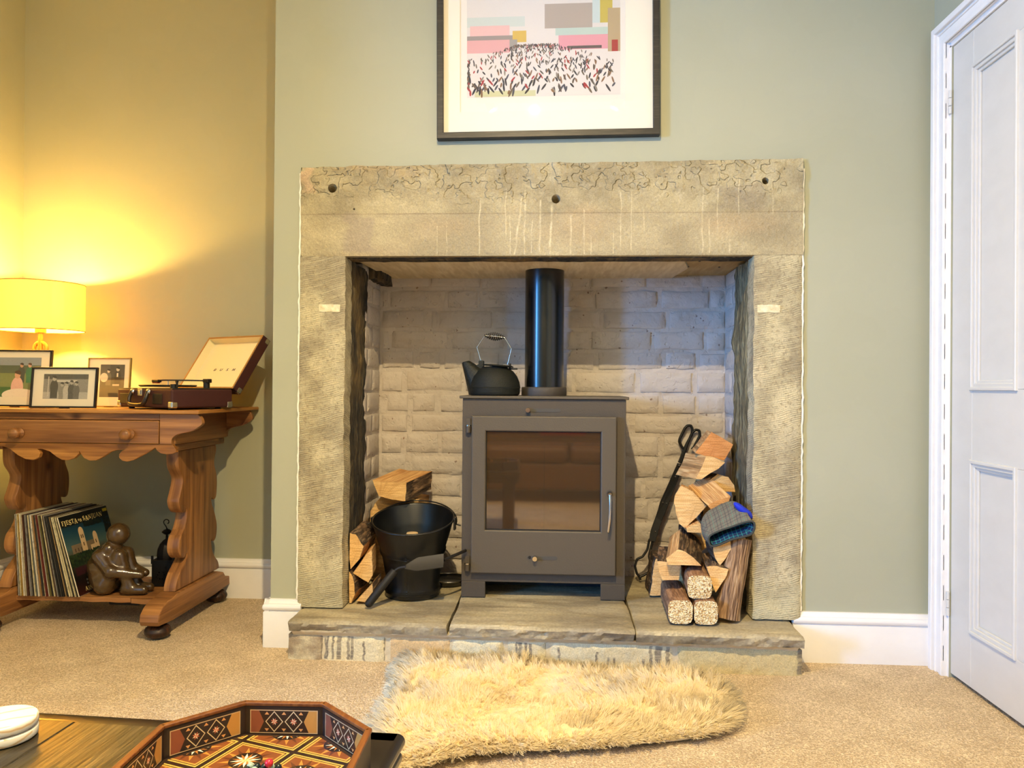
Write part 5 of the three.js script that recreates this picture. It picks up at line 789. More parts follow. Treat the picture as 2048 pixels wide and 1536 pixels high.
// ---------------------------------------------------------------- records on the shelf
{
  const cols = [['grey', 0x9a948c], ['cream', 0xd8cba0], ['mustard', 0xb08a34], ['white', 0xe0d8c4], ['ivory', 0xcfc2a0], ['brown', 0x5a3826], ['white', 0xe4dcc8], ['grey', 0x86807a], ['black', 0x24211f], ['cream', 0xd4c69c], ['blue grey', 0x5c6668], ['white', 0xddd4c0], ['tan', 0xa07a4c], ['charcoal', 0x33302d], ['ivory', 0xcabd98], ['red', 0x6e2a1e], ['white', 0xe2dac6], ['olive', 0x6a6238], ['black', 0x1c1a18], ['cream', 0xd0c296], ['brown', 0x4c3426], ['grey', 0x8e8880], ['black', 0x201d1b], ['charcoal', 0x3a3632], ['black', 0x1a1816], ['tan', 0x94784e], ['black', 0x1e1b19], ['cream', 0xd9cda6], ['cream', 0xcfc29a], ['black', 0x1d1b19], ['ivory', 0xc8bb92], ['black', 0x181614]];
  const ord = ['first', 'second', 'third', 'fourth', 'fifth', 'sixth', 'seventh', 'eighth', 'ninth', 'tenth', 'eleventh', 'twelfth', 'thirteenth', 'fourteenth', 'fifteenth', 'sixteenth', 'seventeenth', 'eighteenth', 'nineteenth', 'twentieth', 'twenty-first', 'twenty-second', 'twenty-third', 'twenty-fourth', 'twenty-fifth', 'twenty-sixth', 'twenty-seventh', 'twenty-eighth', 'twenty-ninth', 'thirtieth', 'thirty-first', 'thirty-second'];
  const n = cols.length, spineTex = tex(64, 512, (u, v) => 205 + 50 * (vn(u * 4, v * 60, 4, 60, 5) * 0.5 + vn(u * 4, v * 9, 4, 9, 6) * 0.5) - 30 * sstep(0.8, 0.84, vn(u * 2, v * 24, 2, 24, 9)), true, 0.3); 
  let x = -2.035;
  for (let i = 0; i <= n; i++) {
    const s = i / n, tilt = 0.06 + 0.23 * s ** 1.2, th = i === n ? 0.0038 : 0.0028 + 0.0015 * hash(i, 3, 7), last = i === n, z = -0.293 + (last ? 0 : 0.008 * (hash(i, 9, 2) - 0.5)), hgt = 0.312 - (last ? 0 : 0.004 * hash(i, 2, 2));
    const fromFront = n - i - 1;
    const name = 'record_sleeve', lab = last ? 'record sleeve with a night church picture, rightmost on the shelf' : `${cols[i][0]} spined record sleeve, ${fromFront ? ord[fromFront] + ' to the left of' : 'directly behind'} the church picture sleeve`;
    const g = span(-th, 0, 0, hgt, -0.156, 0.156, 0.0012);
    if (!last) solo(name, lab, 'record', boxUV(g, false, i * 0.13, i * 0.07), std(cols[i][1], 0.75, { map: spineTex }), [x, 0.1142 + th * Math.sin(tilt), z], 0, 'records on the shelf').rotation.z = tilt;
    else {
      const t = thing(name, lab, 'record', [x, 0.1155, z], 0, 'records on the shelf'); t.rotation.z = tilt;
      part('sleeve', boxUV(g), std(0xd8ccb0, 0.6), t);
      const m = canvasTex(768, 768, (c, w, h) => {
        const gr = c.createLinearGradient(0, 0, 0, h); gr.addColorStop(0, '#0c1216'); gr.addColorStop(0.2, '#123a4c'); gr.addColorStop(0.42, '#48605c'); gr.addColorStop(0.5, '#4a4636'); gr.addColorStop(0.8, '#17100e'); gr.addColorStop(1, '#3a1712'); c.fillStyle = gr; c.fillRect(0, 0, w, h);
        c.fillStyle = '#7a6850'; c.fillRect(w * 0.1, h * 0.38, w * 0.5, h * 0.14); c.fillStyle = '#d4b488'; c.fillRect(w * 0.3, h * 0.24, w * 0.1, h * 0.27); c.beginPath(); c.ellipse(w * 0.35, h * 0.24, w * 0.05, h * 0.06, 0, Math.PI, 7); c.fill(); c.fillRect(w * 0.56, h * 0.34, w * 0.09, h * 0.17); c.beginPath(); c.ellipse(w * 0.605, h * 0.34, w * 0.045, h * 0.06, 0, Math.PI, 7); c.fill(); c.fillRect(w * 0.47, h * 0.44, w * 0.09, h * 0.07);
        c.fillStyle = '#4a3624'; for (const [a, b] of [[0.325, 0.28], [0.36, 0.28], [0.34, 0.38], [0.59, 0.39], [0.15, 0.43], [0.21, 0.43], [0.27, 0.43]]) c.fillRect(w * a, h * b, w * 0.018, h * 0.045);
        for (let i = 0; i < 900; i++) { const a = hash(i, 1, 9), b = hash(i, 2, 9); c.fillStyle = ['#1a2a18', '#263a1e', '#10180f', '#33401f'][i % 4]; c.beginPath(); c.ellipse(w * (0.02 + a * 0.96), h * (0.5 + b * 0.14), 16, 11, a * 3, 0, 7); c.fill(); }
        for (let i = 0; i < 300; i++) { const a = hash(i, 3, 9), b = hash(i, 4, 9); c.fillStyle = i % 3 ? '#0c1210' : '#16241c'; c.beginPath(); c.ellipse(a < 0.5 ? w * (0.86 + b * 0.14) : w * (0.1 + a * 0.7), a < 0.5 ? h * (0.16 + a * 0.7) : h * (0.13 + b * 0.06), 16, 13, b * 3, 0, 7); c.fill(); }
        c.fillStyle = '#a8847a'; for (let i = 0; i < 14; i++) c.fillRect(w * (0.5 + i * 0.032), h * (0.64 + 0.01 * hash(i, 2, 1)), w * 0.016, h * 0.07); c.fillStyle = '#c8b8a4'; c.fillRect(w * 0.52, h * 0.74, w * 0.12, h * 0.02); c.fillRect(w * 0.66, h * 0.72, w * 0.1, h * 0.025); c.fillStyle = '#3a1a20'; c.fillRect(w * 0.06, h * 0.66, w * 0.3, h * 0.1);
        c.fillStyle = '#0a0c0d'; c.fillRect(0, 0, w, h * 0.14); c.fillStyle = '#f0d890'; const wr = (txt, x, y, size) => { let q = x; [...txt].forEach((k, i) => { c.font = `bold ${size + (i % 2 ? 4 : -4)}px serif`; c.fillText(k, q, y + (i % 2 ? 5 : -4)); q += c.measureText(k).width + 1; }); };
        wr('FIESTA', 24, 92, 64); wr('en', 272, 86, 46); wr('SAN', 348, 92, 64); wr('JUAN', 490, 90, 64); c.fillStyle = '#c8b020'; c.fillRect(w * 0.895, h * 0.03, w * 0.095, h * 0.04);
        c.fillStyle = '#e8dcc4'; c.font = 'bold 27px sans-serif'; c.fillText('Orquesta Sinfonica', 160, h * 0.85); c.fillText('Bajo la Direccion', 160, h * 0.893); c.fillStyle = '#f0d890'; wr('ARTURO', 110, h * 0.97, 58);
      });
      part('cover_print', new THREE.PlaneGeometry(0.309, 0.309).rotateY(Math.PI / 2).translate(0.0004, hgt / 2, 0), std(0xffffff, 0.35, { map: m }), t);
    }
    x += last ? 0 : (-1.797 + 2.035) / n;
  }
}
// ---------------------------------------------------------------- hugging figurine, pierced lantern
{
  const B = [[[-0.062, 0.105, 0], 0.067, [-0.052, 0.13, 0], 0.06], [[-0.06, 0.062, 0], 0.062, [-0.046, 0.14, 0], 0.05], [[-0.046, 0.14, 0], 0.05, [-0.026, 0.185, 0], 0.034], [[-0.03, 0.18, 0.03], 0.024, [-0.03, 0.18, -0.03], 0.024]];
  for (const s of [-1, 1]) { B.push([[-0.045, 0.045, s * 0.03], 0.045, [0.012, 0.152, s * 0.026], 0.026]); B.push([[0.012, 0.152, s * 0.026], 0.026, [0.055, 0.03, s * 0.026], 0.023]); B.push([[0.04, 0.022, s * 0.026], 0.022, [0.112, 0.02, s * 0.024], 0.017]); }
  const arms = []; for (const s of [-1, 1]) { arms.push([[-0.062, 0.152, s * 0.045], 0.0265, [-0.004, 0.098, s * 0.06], 0.022]); arms.push([[-0.004, 0.098, s * 0.06], 0.022, [0.096, 0.078, s * 0.018], 0.0155]); }
  const cap = (p, [a, ra, b, rb]) => { const A = new THREE.Vector3(...a), D = new THREE.Vector3(...b).sub(A), q = p.clone().sub(A), t = clamp(q.dot(D) / D.lengthSq()); return q.sub(D.multiplyScalar(t)).length() - mix(ra, rb, t); };
  const smin = (a, b, k) => { const h = clamp(0.5 + 0.5 * (b - a) / k); return mix(b, a, h) - k * h * (1 - h); };
  const N = 78, half = 0.15, mc = new MarchingCubes(N, std(0), false, false, 90000); mc.isolation = 0; const p = new THREE.Vector3(), hp = new THREE.Vector3(-0.008, 0.234, 0);
  for (let k = 0; k < N; k++) for (let j = 0; j < N; j++) for (let i = 0; i < N; i++) {
    p.set((i - N / 2) / (N / 2) * half, (j - N / 2) / (N / 2) * half + 0.14, (k - N / 2) / (N / 2) * half); let d = 9;
    for (const b of B) d = smin(d, cap(p, b), 0.012); let a = 9; for (const b of arms) a = smin(a, cap(p, b), 0.012); d = smin(d, a, 0.012);
    d = smin(d, p.distanceTo(hp) - 0.0445, 0.006); d = Math.max(d, -p.y + 0.001);
    mc.field[i + j * N + k * N * N] = -d;
  }
  mc.update(); const g = new THREE.BufferGeometry(), c = mc.count; g.setAttribute('position', new THREE.BufferAttribute(Float32Array.from(mc.positionArray.subarray(0, c * 3)), 3));
  const G = mergeVertices(g, 1e-5); G.computeVertexNormals(); G.scale(half, half, half).translate(0, 0.14, 0);
  const mat = phys(0x6e5c44, 0.26, { clearcoat: 0.5, clearcoatRoughness: 0.15, map: tex(256, 256, (u, v) => lerp3([150, 132, 104], [200, 184, 152], fbm(u, v, 16, 16, 4, 701)), true, 0.2) });
  solo('figurine', 'glazed brown stoneware figurine of a person hugging their knees', 'figurine', boxUV(G.scale(0.955, 0.97, 0.955)), mat, [-1.683, 0.1145, -0.212]);
}
{
  const iron = std(0x141110, 0.55, { metalness: 0.5 }), t = thing('lantern', 'small black pierced metal lantern beside the table leg', 'lantern', [-1.575, 0.1145, -0.36], 0.12);
  const panel = () => { const s = rectShape(-0.041, 0.006, 0.041, 0.098); for (const [x, y] of [[0.012, 0.075], [-0.013, 0.056], [0.002, 0.056], [-0.019, 0.046], [0.008, 0.046], [0.016, 0.05], [-0.023, 0.038], [0.018, 0.042], [0.0, 0.03], [-0.01, 0.03]]) { const h = new THREE.Path(); h.absarc(x, y, 0.0026, 0, Math.PI * 2, true); s.holes.push(h); } return extrude(s, 0.0015, 0, 1, 6); };
  for (let k = 0; k < 4; k++) part('pierced_panel', panel().translate(0, 0, 0.041).rotateY(k * Math.PI / 2), iron, t);
  part('base', boxUV(merge([span(-0.045, 0.045, 0, 0.007, -0.045, 0.045, 0.002)])), iron, t);
  const cren = []; for (const sx of [-1, 1]) for (const sz of [-1, 1]) cren.push(span(sx * 0.041 - 0.004, sx * 0.041 + 0.004, 0.09, 0.122, sz * 0.041 - 0.004, sz * 0.041 + 0.004, 0.001)); cren.push(span(-0.044, 0.044, 0.098, 0.103, -0.044, 0.044, 0.001)); part('crown', boxUV(merge(cren)), iron, t);
  const dm = lathe([[0.036, 0.103], [0.038, 0.115], [0.035, 0.14], [0.026, 0.162], [0.013, 0.177], [0.005, 0.182], [0.004, 0.198], [0.012, 0.202], [0.0195, 0.209], [0.0195, 0.211], [0.012, 0.218], [0.004, 0.221], [0.0025, 0.224], [0, 0.225]], 24), dp = dm.attributes.position; for (let i = 0; i < dp.count; i++) if (dp.getY(i) < 0.18) { const a = Math.atan2(dp.getZ(i), dp.getX(i)), k = 1 + 0.05 * Math.cos(a * 8); dp.setX(i, dp.getX(i) * k); dp.setZ(i, dp.getZ(i) * k); } dm.computeVertexNormals();
  part('dome', dm, iron, t); part('hook', tube([[0, 0.222, 0], [-0.004, 0.232, 0], [-0.012, 0.244, 0], [-0.0125, 0.253, 0], [-0.004, 0.26, 0], [0.006, 0.256, 0], [0.007, 0.247, 0], [0.002, 0.243, 0]], 0.0022, 40, 8), iron, t);
}
// ---------------------------------------------------------------- framed print over the fireplace
{
  const t = thing('framed_print', 'large black framed pale abstract print above the fireplace', 'picture', [-0.0405, 1.782, 0]); t.rotation.z = 0.009;
  const w = 0.766, h = 0.86, b = 0.0225, s = rectShape(-w / 2, 0, w / 2, h); s.holes.push(rectHole(-w / 2 + b, b, w / 2 - b, h - b));
  const ash = tex(512, 512, (u, v) => { const f = fbm(u, v, 8, 120, 3, 801); return lerp3([16, 14, 12], [58, 50, 42], clamp((f - 0.45) * 2.4)); }, true, 0.4);
  part('frame', boxUV(extrude(s, 0.032, 0.002, 2)), phys(0xffffff, 0.45, { map: ash }), t);
  const m = rectShape(-w / 2 + b - 0.002, b - 0.002, w / 2 - b + 0.002, h - b + 0.002); m.holes.push(rectHole(-0.304, 0.096, 0.268, h - 0.1)); part('mount', extrude(m, 0.003).translate(0, 0, 0.012), std(0xf0e6d0, 0.9), t);
  part('paper', plain(-0.31, 0.275, 0.09, h - 0.095, 0.009, 0.0115), std(0xe8e0d2, 0.9), t);
  part('print', new THREE.PlaneGeometry(0.53, 0.5).translate(-0.0145, 0.396, 0.0118), std(0xffffff, 0.9, { map: canvasTex(1272, 1200, (c, W, H) => {
    // plain abstract stand-in: soft blocks of colour over a field of small dabs
    c.fillStyle = '#dcd4ca'; c.fillRect(0, 0, W, H); const soft = (col, x, y, ww, hh) => { c.fillStyle = col; c.fillRect(W * x, H * y, W * ww, H * hh); };
    soft('#c9cfc4', 0, 0.44, 0.38, 0.07); soft('#e2b8b0', 0.02, 0.5, 0.26, 0.07); soft('#9a9088', 0, 0.57, 0.3, 0.03); soft('#dba6a2', 0, 0.6, 0.28, 0.09); soft('#d2b054', 0.3, 0.54, 0.09, 0.08); soft('#a29a8e', 0.28, 0.6, 0.05, 0.08); soft('#b0a394', 0.51, 0.36, 0.31, 0.17); soft('#c6d2cc', 0.82, 0.26, 0.05, 0.24); soft('#c4b04e', 0.87, 0.22, 0.08, 0.28); soft('#b9cabc', 0.58, 0.53, 0.36, 0.05); soft('#db9aa0', 0.6, 0.58, 0.34, 0.1); soft('#5d5550', 0.66, 0.655, 0.22, 0.02); soft('#b6a078', 0.92, 0.4, 0.08, 0.3); soft('#a83a30', 0.945, 0.62, 0.04, 0.08); soft('#c9c69a', 0.05, 0.955, 0.4, 0.04);
    const ink = ['#2e2a2a', '#3a3634', '#5a4e40', '#6a5a44', '#a83430', '#4a4a50', '#84603e', '#2a2624', '#8a8070'];
    for (let i = 0; i < 620; i++) { const q = hash(i, 1, 71), d = q * q, y = 0.64 + 0.33 * d, spread = clamp(0.25 + d * 2.2, 0.1, 1), x = clamp(0.46 + (hash(i, 2, 71) - 0.5) * spread, 0.01, 0.99), sc = 12 + 24 * d; c.save(); c.translate(W * x, H * y); c.rotate((hash(i, 3, 71) - 0.5) * 1.5); c.fillStyle = ink[i % 9]; c.beginPath(); c.ellipse(0, 0, sc * 0.24, sc * (0.5 + 0.7 * hash(i, 5, 3)), 0, 0, 7); c.fill(); c.restore(); }
    grain(c, W, H, 5000, 0.035);
  }) }), t);
  part('glass', plain(-w / 2 + b - 0.002, w / 2 - b + 0.002, b - 0.002, h - b + 0.002, 0.017, 0.019), phys(0xffffff, 0.015, { transmission: 1, thickness: 0 }), t);
}
// ---------------------------------------------------------------- sheepskin rug
{
  const O = [[-0.455, 0.15], [-0.32, 0.16], [-0.18, 0.168], [0.0, 0.19], [0.14, 0.218], [0.33, 0.26], [0.48, 0.31], [0.515, 0.39], [0.49, 0.5], [0.42, 0.585], [0.345, 0.64], [0.2, 0.69], [0.1, 0.71], [-0.02, 0.74], [-0.135, 0.75], [-0.24, 0.78], [-0.34, 0.84], [-0.42, 0.86], [-0.45, 0.76], [-0.455, 0.6], [-0.47, 0.45], [-0.485, 0.32], [-0.49, 0.22]];
  const curve = new THREE.CatmullRomCurve3(O.map(([x, z]) => new THREE.Vector3(x, 0, z)), true), pts = curve.getPoints(160).map((p) => new THREE.Vector2(p.x, p.z));
  const inside = (x, z) => { let r = false; for (let i = 0, j = pts.length - 1; i < pts.length; j = i++) { const a = pts[i], b = pts[j]; if ((a.y > z) !== (b.y > z) && x < (b.x - a.x) * (z - a.y) / (b.y - a.y) + a.x) r = !r; } return r; };
  const edge = (x, z) => { let m = 9, dx = 0, dz = 0; for (const p of pts) { const q = Math.hypot(x - p.x, z - p.y); if (q < m) { m = q; dx = p.x - x; dz = p.y - z; } } return [m, dx / (m || 1), dz / (m || 1)]; };
  const t = thing('sheepskin_rug', 'shaggy cream sheepskin rug on the carpet in front of the hearth', 'rug', [0, 0, 0]);
  const lift = (x, z) => 0.004 + 0.01 * (0.5 + 0.5 * n3(x * 5, z * 6, 0, 811));
  const hs = new THREE.Shape(); hs.setFromPoints(pts.map((p) => new THREE.Vector2(p.x, -p.y))); const hide = extrude(hs, 0.004, 0.001, 1).rotateX(-Math.PI / 2); const hp = hide.attributes.position; for (let i = 0; i < hp.count; i++) hp.setY(i, hp.getY(i) + lift(hp.getX(i), hp.getZ(i))); part('hide', boxUV(smoothed(hide, 0.6)), std(0xf0e8d8, 0.9), t, { label: 'white leather back of the fleece' });
  // matted under-wool
  const NX = 150, NZ = 110, vp = [], vi = [], id = new Map(); for (let j = 0; j <= NZ; j++) for (let i = 0; i <= NX; i++) { const x = mix(-0.52, 0.54, i / NX), z = mix(0.08, 0.88, j / NZ); if (!inside(x, z)) continue; const [e] = edge(x, z); id.set(j * 1000 + i, vp.length / 3); vp.push(x, lift(x, z) + 0.006 + 0.02 * sstep(0, 0.05, e) + 0.006 * f3(x * 40, z * 40, 0, 5), z); }
  for (let j = 0; j < NZ; j++) for (let i = 0; i < NX; i++) { const a = id.get(j * 1000 + i), b = id.get(j * 1000 + i + 1), c = id.get(j * 1000 + 1000 + i), d = id.get(j * 1000 + 1001 + i); if ([a, b, c, d].some((q) => q === undefined)) continue; vi.push(a, c, b, b, c, d); }
  const ug = new THREE.BufferGeometry(); ug.setAttribute('position', new THREE.Float32BufferAttribute(vp, 3)); ug.setIndex(vi); ug.computeVertexNormals(); const woolM = std(0xecd6a6, 1, {}); part('underwool', boxUV(ug), woolM, t);
  // a tuft of wavy hairs, placed many times
  const tuft = []; for (let k = 0; k < 11; k++) {
    const a0 = rnd() * 6.28, r0 = 0.0035 * Math.sqrt(rnd()), lean = rr(0.05, 0.3), len = rr(0.75, 1.1), ph = rnd() * 6, pos = [], idx = [], seg = 5;
    for (let q = 0; q <= seg; q++) { const s = q / seg, y = len * s * 0.05, off = r0 + lean * 0.022 * s * s, wv = 0.0018 * Math.sin(s * 7 + ph) * s, cx = Math.cos(a0) * off + wv, cz = Math.sin(a0) * off + 0.0015 * Math.cos(s * 6 + ph) * s, w = 0.0013 * (1 - s * 0.8); for (let e = 0; e < 3; e++) pos.push(cx + w * Math.cos(e * 2.094 + a0), y, cz + w * Math.sin(e * 2.094 + a0)); }
    for (let q = 0; q < seg; q++) for (let e = 0; e < 3; e++) { const a = q * 3 + e, b = q * 3 + (e + 1) % 3; idx.push(a, a + 3, b, b, a + 3, b + 3); }
    const g = new THREE.BufferGeometry(); g.setAttribute('position', new THREE.Float32BufferAttribute(pos, 3)); g.setIndex(idx); g.computeVertexNormals(); { const nn = g.attributes.normal, v = new THREE.Vector3(); for (let i = 0; i < nn.count; i++) { v.fromBufferAttribute(nn, i).multiplyScalar(0.45).add(new THREE.Vector3(0, 0.9, 0)).normalize(); nn.setXYZ(i, v.x, v.y, v.z); } } tuft.push(g);
  }
  const tg = mergeGeometries(tuft), hair = std(0xf4dfb2, 1), COUNT = 14000, im = new THREE.InstancedMesh(tg, hair, COUNT), M = new THREE.Matrix4(), Q = new THREE.Quaternion(), up = new THREE.Vector3(0, 1, 0), d = new THREE.Vector3(), col = new THREE.Color(); let k = 0;
  for (let tries = 0; k < COUNT && tries < COUNT * 6; tries++) {
    const x = rr(-0.52, 0.54), z = rr(0.08, 0.88); if (!inside(x, z)) continue; const [e, ex, ez] = edge(x, z), out = sstep(0.07, 0.0, e);
    const cl = 11, lx = n3(Math.floor(x * cl + n3(x * 9, z * 9, 1, 3)), Math.floor(z * cl), 0, 821) * 0.5 + n3(x * 6, z * 6, 0, 823) * 0.6, lz = n3(Math.floor(x * cl), Math.floor(z * cl + n3(x * 9, z * 9, 2, 4)), 3, 822) * 0.5 + n3(x * 6, z * 6, 9, 824) * 0.6 + 0.2;
    d.set(lx * (1 - 0.6 * out) + ex * out * 0.95 + rr(-0.3, 0.3), 0.62 - 0.3 * out + rr(-0.12, 0.12) * out, lz * (1 - 0.6 * out) + ez * out * 0.95 + rr(-0.3, 0.3)).normalize(); Q.setFromUnitVectors(up, d).multiply(new THREE.Quaternion().setFromAxisAngle(up, rnd() * 6.28));
    const s = rr(0.7, 1.3) * (1 + 0.25 * out) * (0.85 + 0.3 * n3(x * 7, z * 7, 5, 827)); M.compose(new THREE.Vector3(x, lift(x, z) + 0.006, z), Q, new THREE.Vector3(rr(0.9, 1.3), s, rr(0.9, 1.3))); im.setMatrixAt(k, M);
    const tn = rr(0.9, 1.0); col.setRGB(tn, tn * 0.985, tn * 0.95); im.setColorAt(k, col); k++;
  }
  im.count = k; im.name = 'wool'; im.userData.kind = 'stuff'; shade(im); t.add(im);
}
// ---------------------------------------------------------------- coffee table, octagonal tray, coasters
const TY = 0.42;
{
  const t = thing('coffee_table', 'dark stained plank coffee table with a reeded black edge', 'table', [-0.226, 0, 1.572], -0.05);
  const dm = tex(1024, 1024, (u, v) => { const f = fbm(u, v, 90, 3, 4, 851), b = fbm(u, v, 6, 4, 4, 853), s = sstep(0.6, 0.7, fbm(u, v, 14, 6, 4, 857)); let c = lerp3([40, 34, 22], [84, 72, 46], clamp((f - 0.3) * 1.6 + (b - 0.5) * 0.7)); return lerp3(c, [108, 96, 64], s * 0.35); }, true, 0.6);
  const top = phys(0xffffff, 0.3, { map: dm, bumpMap: splitBump, bumpScale: 0.0008, clearcoat: 0.2, clearcoatRoughness: 0.25 }), edgeM = phys(0x1c140c, 0.3, { clearcoat: 0.3 });
  for (let k = 0; k < 9; k++) { const x1 = -0.058 - k * 0.142; part('plank', boxUV(span(x1 - 0.141, x1, TY - 0.022, TY, 0.02, 0.78, 0.002), false, k * 0.21, k * 0.4), top, t); }
  // reeded border: three rounded reeds under a flat lip
  const prof = new THREE.Shape(); prof.moveTo(-0.056, 0); prof.lineTo(0, 0); prof.absarc(0, -0.011, 0.011, Math.PI / 2, -Math.PI / 2, true); prof.absarc(-0.004, -0.034, 0.011, Math.PI / 2, -Math.PI / 2, true); prof.absarc(-0.012, -0.057, 0.011, Math.PI / 2, -Math.PI / 2, true); prof.lineTo(-0.056, -0.07); prof.closePath();
  part('edge_moulding', boxUV(smoothed(extrude(prof, 0.8, 0, 1, 14).translate(0, TY, 0), 0.6), true), edgeM, t);
  const back = extrude(prof, 1.4, 0, 1, 14).applyMatrix4(new THREE.Matrix4().makeBasis(new THREE.Vector3(0, 0, -1), new THREE.Vector3(0, 1, 0), new THREE.Vector3(1, 0, 0))).translate(-1.4, TY, 0); { const p = back.attributes.position; for (let i = 0; i < p.count; i++) p.setZ(i, p.getZ(i) + 0.0); }
  const bk = smoothed(back.scale(1, 1, 0.4), 0.6); part('edge_moulding', boxUV(bk), edgeM, t);
  for (const [x, z] of [[-0.06, 0.06], [-1.3, 0.06], [-0.06, 0.72], [-1.3, 0.72]]) part('leg', boxUV(span(x - 0.035, x + 0.035, 0, TY - 0.02, z - 0.035, z + 0.035, 0.006), true), edgeM, t);
}
{
  const CXT = -0.377, CZT = 1.739, R = 0.1475, t = thing('inlaid_tray', 'octagonal wooden tray with geometric marquetry inlay on the coffee table', 'tray', [CXT, TY + 0.001, CZT], 0.03), H = 0.048;
  const rim = phys(0x8a6844, 0.4, { map: splitMap }), dk = phys(0x2a1c12, 0.4);
  const star = (c, x, y, r, n, cols) => { for (let i = 0; i < n * 2; i++) { c.fillStyle = cols[i % cols.length]; c.beginPath(); c.moveTo(x, y); for (const q of [0, 0.5, 1]) { const a = (i + q) / n * Math.PI, rr2 = q === 0.5 ? r : r * 0.5; c.lineTo(x + Math.cos(a) * rr2, y + Math.sin(a) * rr2); } c.fill(); } };
  const wallT = canvasTex(512, 192, (c, w, h) => {
    c.fillStyle = '#241a14'; c.fillRect(0, 0, w, h); c.fillStyle = '#caa878'; c.fillRect(22, 18, w - 44, h - 36); c.fillStyle = '#241812'; c.fillRect(28, 24, w - 56, h - 48);
    c.fillStyle = '#8a4a30'; c.beginPath(); c.moveTo(28, 24); c.lineTo(84, 24); c.lineTo(118, h / 2); c.lineTo(84, h - 24); c.lineTo(28, h - 24); c.fill(); c.fillStyle = '#c08840'; c.beginPath(); c.moveTo(w - 28, 24); c.lineTo(w - 84, 24); c.lineTo(w - 118, h / 2); c.lineTo(w - 84, h - 24); c.lineTo(w - 28, h - 24); c.fill();
    c.strokeStyle = '#d8c090'; c.lineWidth = 6; for (const x of [w * 0.37, w * 0.63]) { c.beginPath(); c.moveTo(x - 58, h / 2); c.lineTo(x, 30); c.lineTo(x + 58, h / 2); c.lineTo(x, h - 30); c.closePath(); c.stroke(); star(c, x, h / 2, 26, 4, ['#c86848', '#e8c8a0']); }
    c.fillStyle = '#d89858'; for (const [x, y, s] of [[w * 0.5, 34, 1], [w * 0.5, h - 34, -1], [w * 0.27, 34, 1], [w * 0.27, h - 34, -1], [w * 0.73, 34, 1], [w * 0.73, h - 34, -1]]) { c.beginPath(); c.moveTo(x - 16, y + s * 16); c.lineTo(x + 16, y + s * 16); c.lineTo(x, y - s * 4); c.fill(); }
  });
  const wm = phys(0xffffff, 0.35, { map: wallT, clearcoat: 0.3, clearcoatRoughness: 0.2 });
  const floorT = canvasTex(1024, 1024, (c, w, h) => {
    c.fillStyle = '#2a1c10'; c.fillRect(0, 0, w, h); c.translate(w / 2, h / 2); c.rotate(0.36);
    const panel = (x, y, a, b, med) => { c.fillStyle = '#d0a850'; c.fillRect(x, y, a, b); c.fillStyle = '#3a2616'; c.fillRect(x + 9, y + 9, a - 18, b - 18); c.fillStyle = '#c89444'; c.fillRect(x + 14, y + 14, a - 28, b - 28); c.fillStyle = '#7a4420'; c.fillRect(x + 24, y + 24, a - 48, b - 48); const X = x + a / 2, Y = y + b / 2; if (med) { star(c, X, Y, Math.min(a, b) * 0.46, 8, ['#c08038', '#5a3018']); c.fillStyle = '#241810'; c.beginPath(); c.arc(X, Y, Math.min(a, b) * 0.27, 0, 7); c.fill(); star(c, X, Y, Math.min(a, b) * 0.25, 8, ['#f4ecd0', '#a86c30']); star(c, X, Y, Math.min(a, b) * 0.11, 6, ['#d89848', '#f0e0b0']); } else { for (let i = 0; i < 9; i++) star(c, x + a * (0.2 + 0.3 * (i % 3)), y + b * (0.2 + 0.3 * Math.floor(i / 3)), Math.min(a, b) * 0.15, 6, ['#d8a050', '#4a2814', '#e8cc90']); } };
    const s = 300; for (let i = -2; i < 2; i++) for (let j = -2; j < 2; j++) panel(i * s + 12, j * s + 12, s - 24, s - 24, (i + j) % 2 === 0 || true);
    panel(-92, -92, 184, 184, false);
  });
  const oct = (r) => Array.from({ length: 8 }, (_, i) => { const a = (i + 0.5) / 8 * Math.PI * 2; return new THREE.Vector2(r * Math.cos(a), r * Math.sin(a)); });
  const fs = new THREE.Shape(); fs.setFromPoints(oct(R - 0.004)); const fg = extrude(fs, 0.008).rotateX(-Math.PI / 2); part('base', boxUV(fg), dk, t);
  const ff = new THREE.ShapeGeometry((() => { const q = new THREE.Shape(); q.setFromPoints(oct(R - 0.01)); return q; })()).rotateX(-Math.PI / 2).translate(0, 0.0084, 0), fp = ff.attributes.position, fuv = new Float32Array(fp.count * 2); for (let i = 0; i < fp.count; i++) { fuv[2 * i] = fp.getX(i) / (2 * R) + 0.5; fuv[2 * i + 1] = -fp.getZ(i) / (2 * R) + 0.5; } ff.setAttribute('uv', new THREE.BufferAttribute(fuv, 2)); part('inlaid_floor', ff, phys(0xffffff, 0.3, { map: floorT, clearcoat: 0.4, clearcoatRoughness: 0.15 }), t);
  const ap = R * Math.cos(Math.PI / 8), side = 2 * R * Math.sin(Math.PI / 8);
  for (let k = 0; k < 8; k++) {
    const a = k * Math.PI / 4, q = new THREE.Matrix4().makeRotationY(a), wg = new THREE.BoxGeometry(side, H, 0.006).translate(0, H / 2, -ap); 
    part('side_wall', boxUV(wg.applyMatrix4(q)), dk, t);
    part('marquetry_panel', new THREE.PlaneGeometry(side * 0.93, H * 0.84).translate(0, H / 2 + 0.002, -ap + 0.0035).applyMatrix4(q), wm, t);
    part('rim_strip', boxUV(box(side + 0.004, 0.005, 0.009, 0, H + 0.002, -ap, 0.0015).applyMatrix4(q)), rim, t);
  }
}
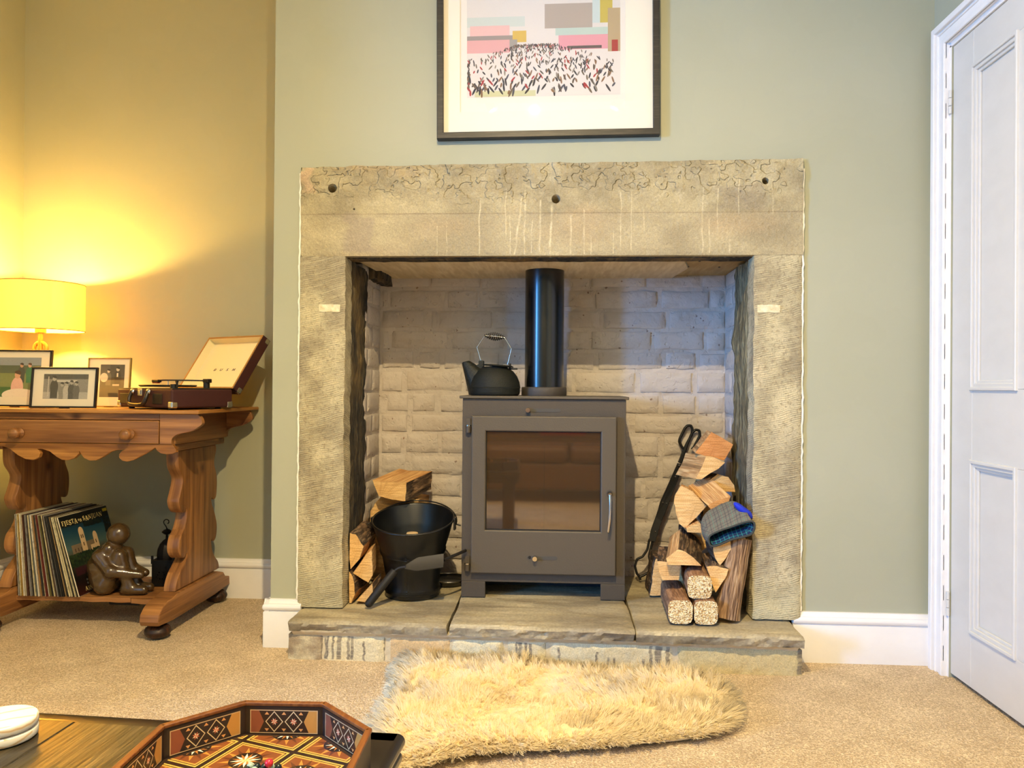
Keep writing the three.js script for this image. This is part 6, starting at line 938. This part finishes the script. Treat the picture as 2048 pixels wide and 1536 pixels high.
{
  const bd = thing('beads', 'small dark beads with one red bead lying in the tray', 'beads', [-0.366, TY + 0.0095, 1.712]);
  for (let k = 0; k < 8; k++) part('bead', new THREE.SphereGeometry(0.0045, 14, 10).translate(-0.022 + 0.0092 * (k % 5), 0.0045, -0.004 + 0.0095 * Math.floor(k / 5)), phys(k % 3 ? 0x16201f : 0x9ab0a4, 0.2), bd); part('red_bead', new THREE.SphereGeometry(0.0055, 16, 12).translate(0.004, 0.0115, 0.0), phys(0xb82838, 0.2), bd);
  const mm = tex(512, 512, (u, v) => { const w = v * 6 + u * 1.2 + 0.5 * fbm(u, v, 3, 3, 4, 871), s = Math.exp(-(((w % 1.5) - 0.75) ** 2) / 0.006); return lerp3([238, 230, 216], [196, 150, 92], clamp(s * 0.7)); }, true, 0.12), marble = phys(0xffffff, 0.3, { map: mm, clearcoat: 0.3 });
  [['lower round white marble coaster under a matching one', 0], ['upper round white marble coaster with tan veins on the coffee table', 1]].forEach(([l, k]) => solo('marble_coaster', l, 'coaster', boxUV(lathe([[0, 0], [0.041, 0], [0.0445, 0.003], [0.0445, 0.012], [0.0425, 0.0145], [0, 0.0145]], 64), false, k * 0.03, k * 0.05), marble, [-0.778, TY + 0.0005 + k * 0.0148, 1.628], k * 0.4));
}
// ---------------------------------------------------------------- behind the camera: what the stove glass mirrors
{
  const t = thing('sofa', 'brown sofa facing the fireplace', 'sofa', [0.1, 0, 3.55]), br = std(0x6a4426, 0.6, { bumpMap: stoneBump, bumpScale: 0.002 });
  part('base', boxUV(span(-0.95, 0.95, 0.1, 0.32, -0.4, 0.45, 0.03)), br, t); for (const x of [-0.375, 0.375]) part('seat_cushion', boxUV(span(x - 0.37, x + 0.37, 0.322, 0.45, -0.42, 0.2, 0.05)), br, t); part('back', boxUV(span(-0.9, 0.9, 0.33, 0.86, 0.21, 0.45, 0.06)), br, t); for (const x of [-1.0, 1.0]) part('arm', boxUV(span(x - 0.1, x + 0.1, 0.1, 0.6, -0.42, 0.45, 0.05)), br, t);
  for (const [x, z] of [[-0.9, -0.35], [0.9, -0.35], [-0.9, 0.38], [0.9, 0.38]]) part('leg', cyl(0.02, 0.025, 0.1, x, 0.05, z, 16), blackWood, t);
  solo('throw_blanket', 'rust coloured throw over the back of the sofa', 'blanket', boxUV(merge([span(-0.2, 0.2, 0.5, 0.87, -0.012, 0, 0.005), span(-0.2, 0.2, 0.866, 0.878, -0.0, 0.26, 0.005)])), std(0x9a3a20, 0.9, { bumpMap: stoneBump, bumpScale: 0.003 }), [0.05, 0, 3.755]);
}
renderer.render(scene, camera);
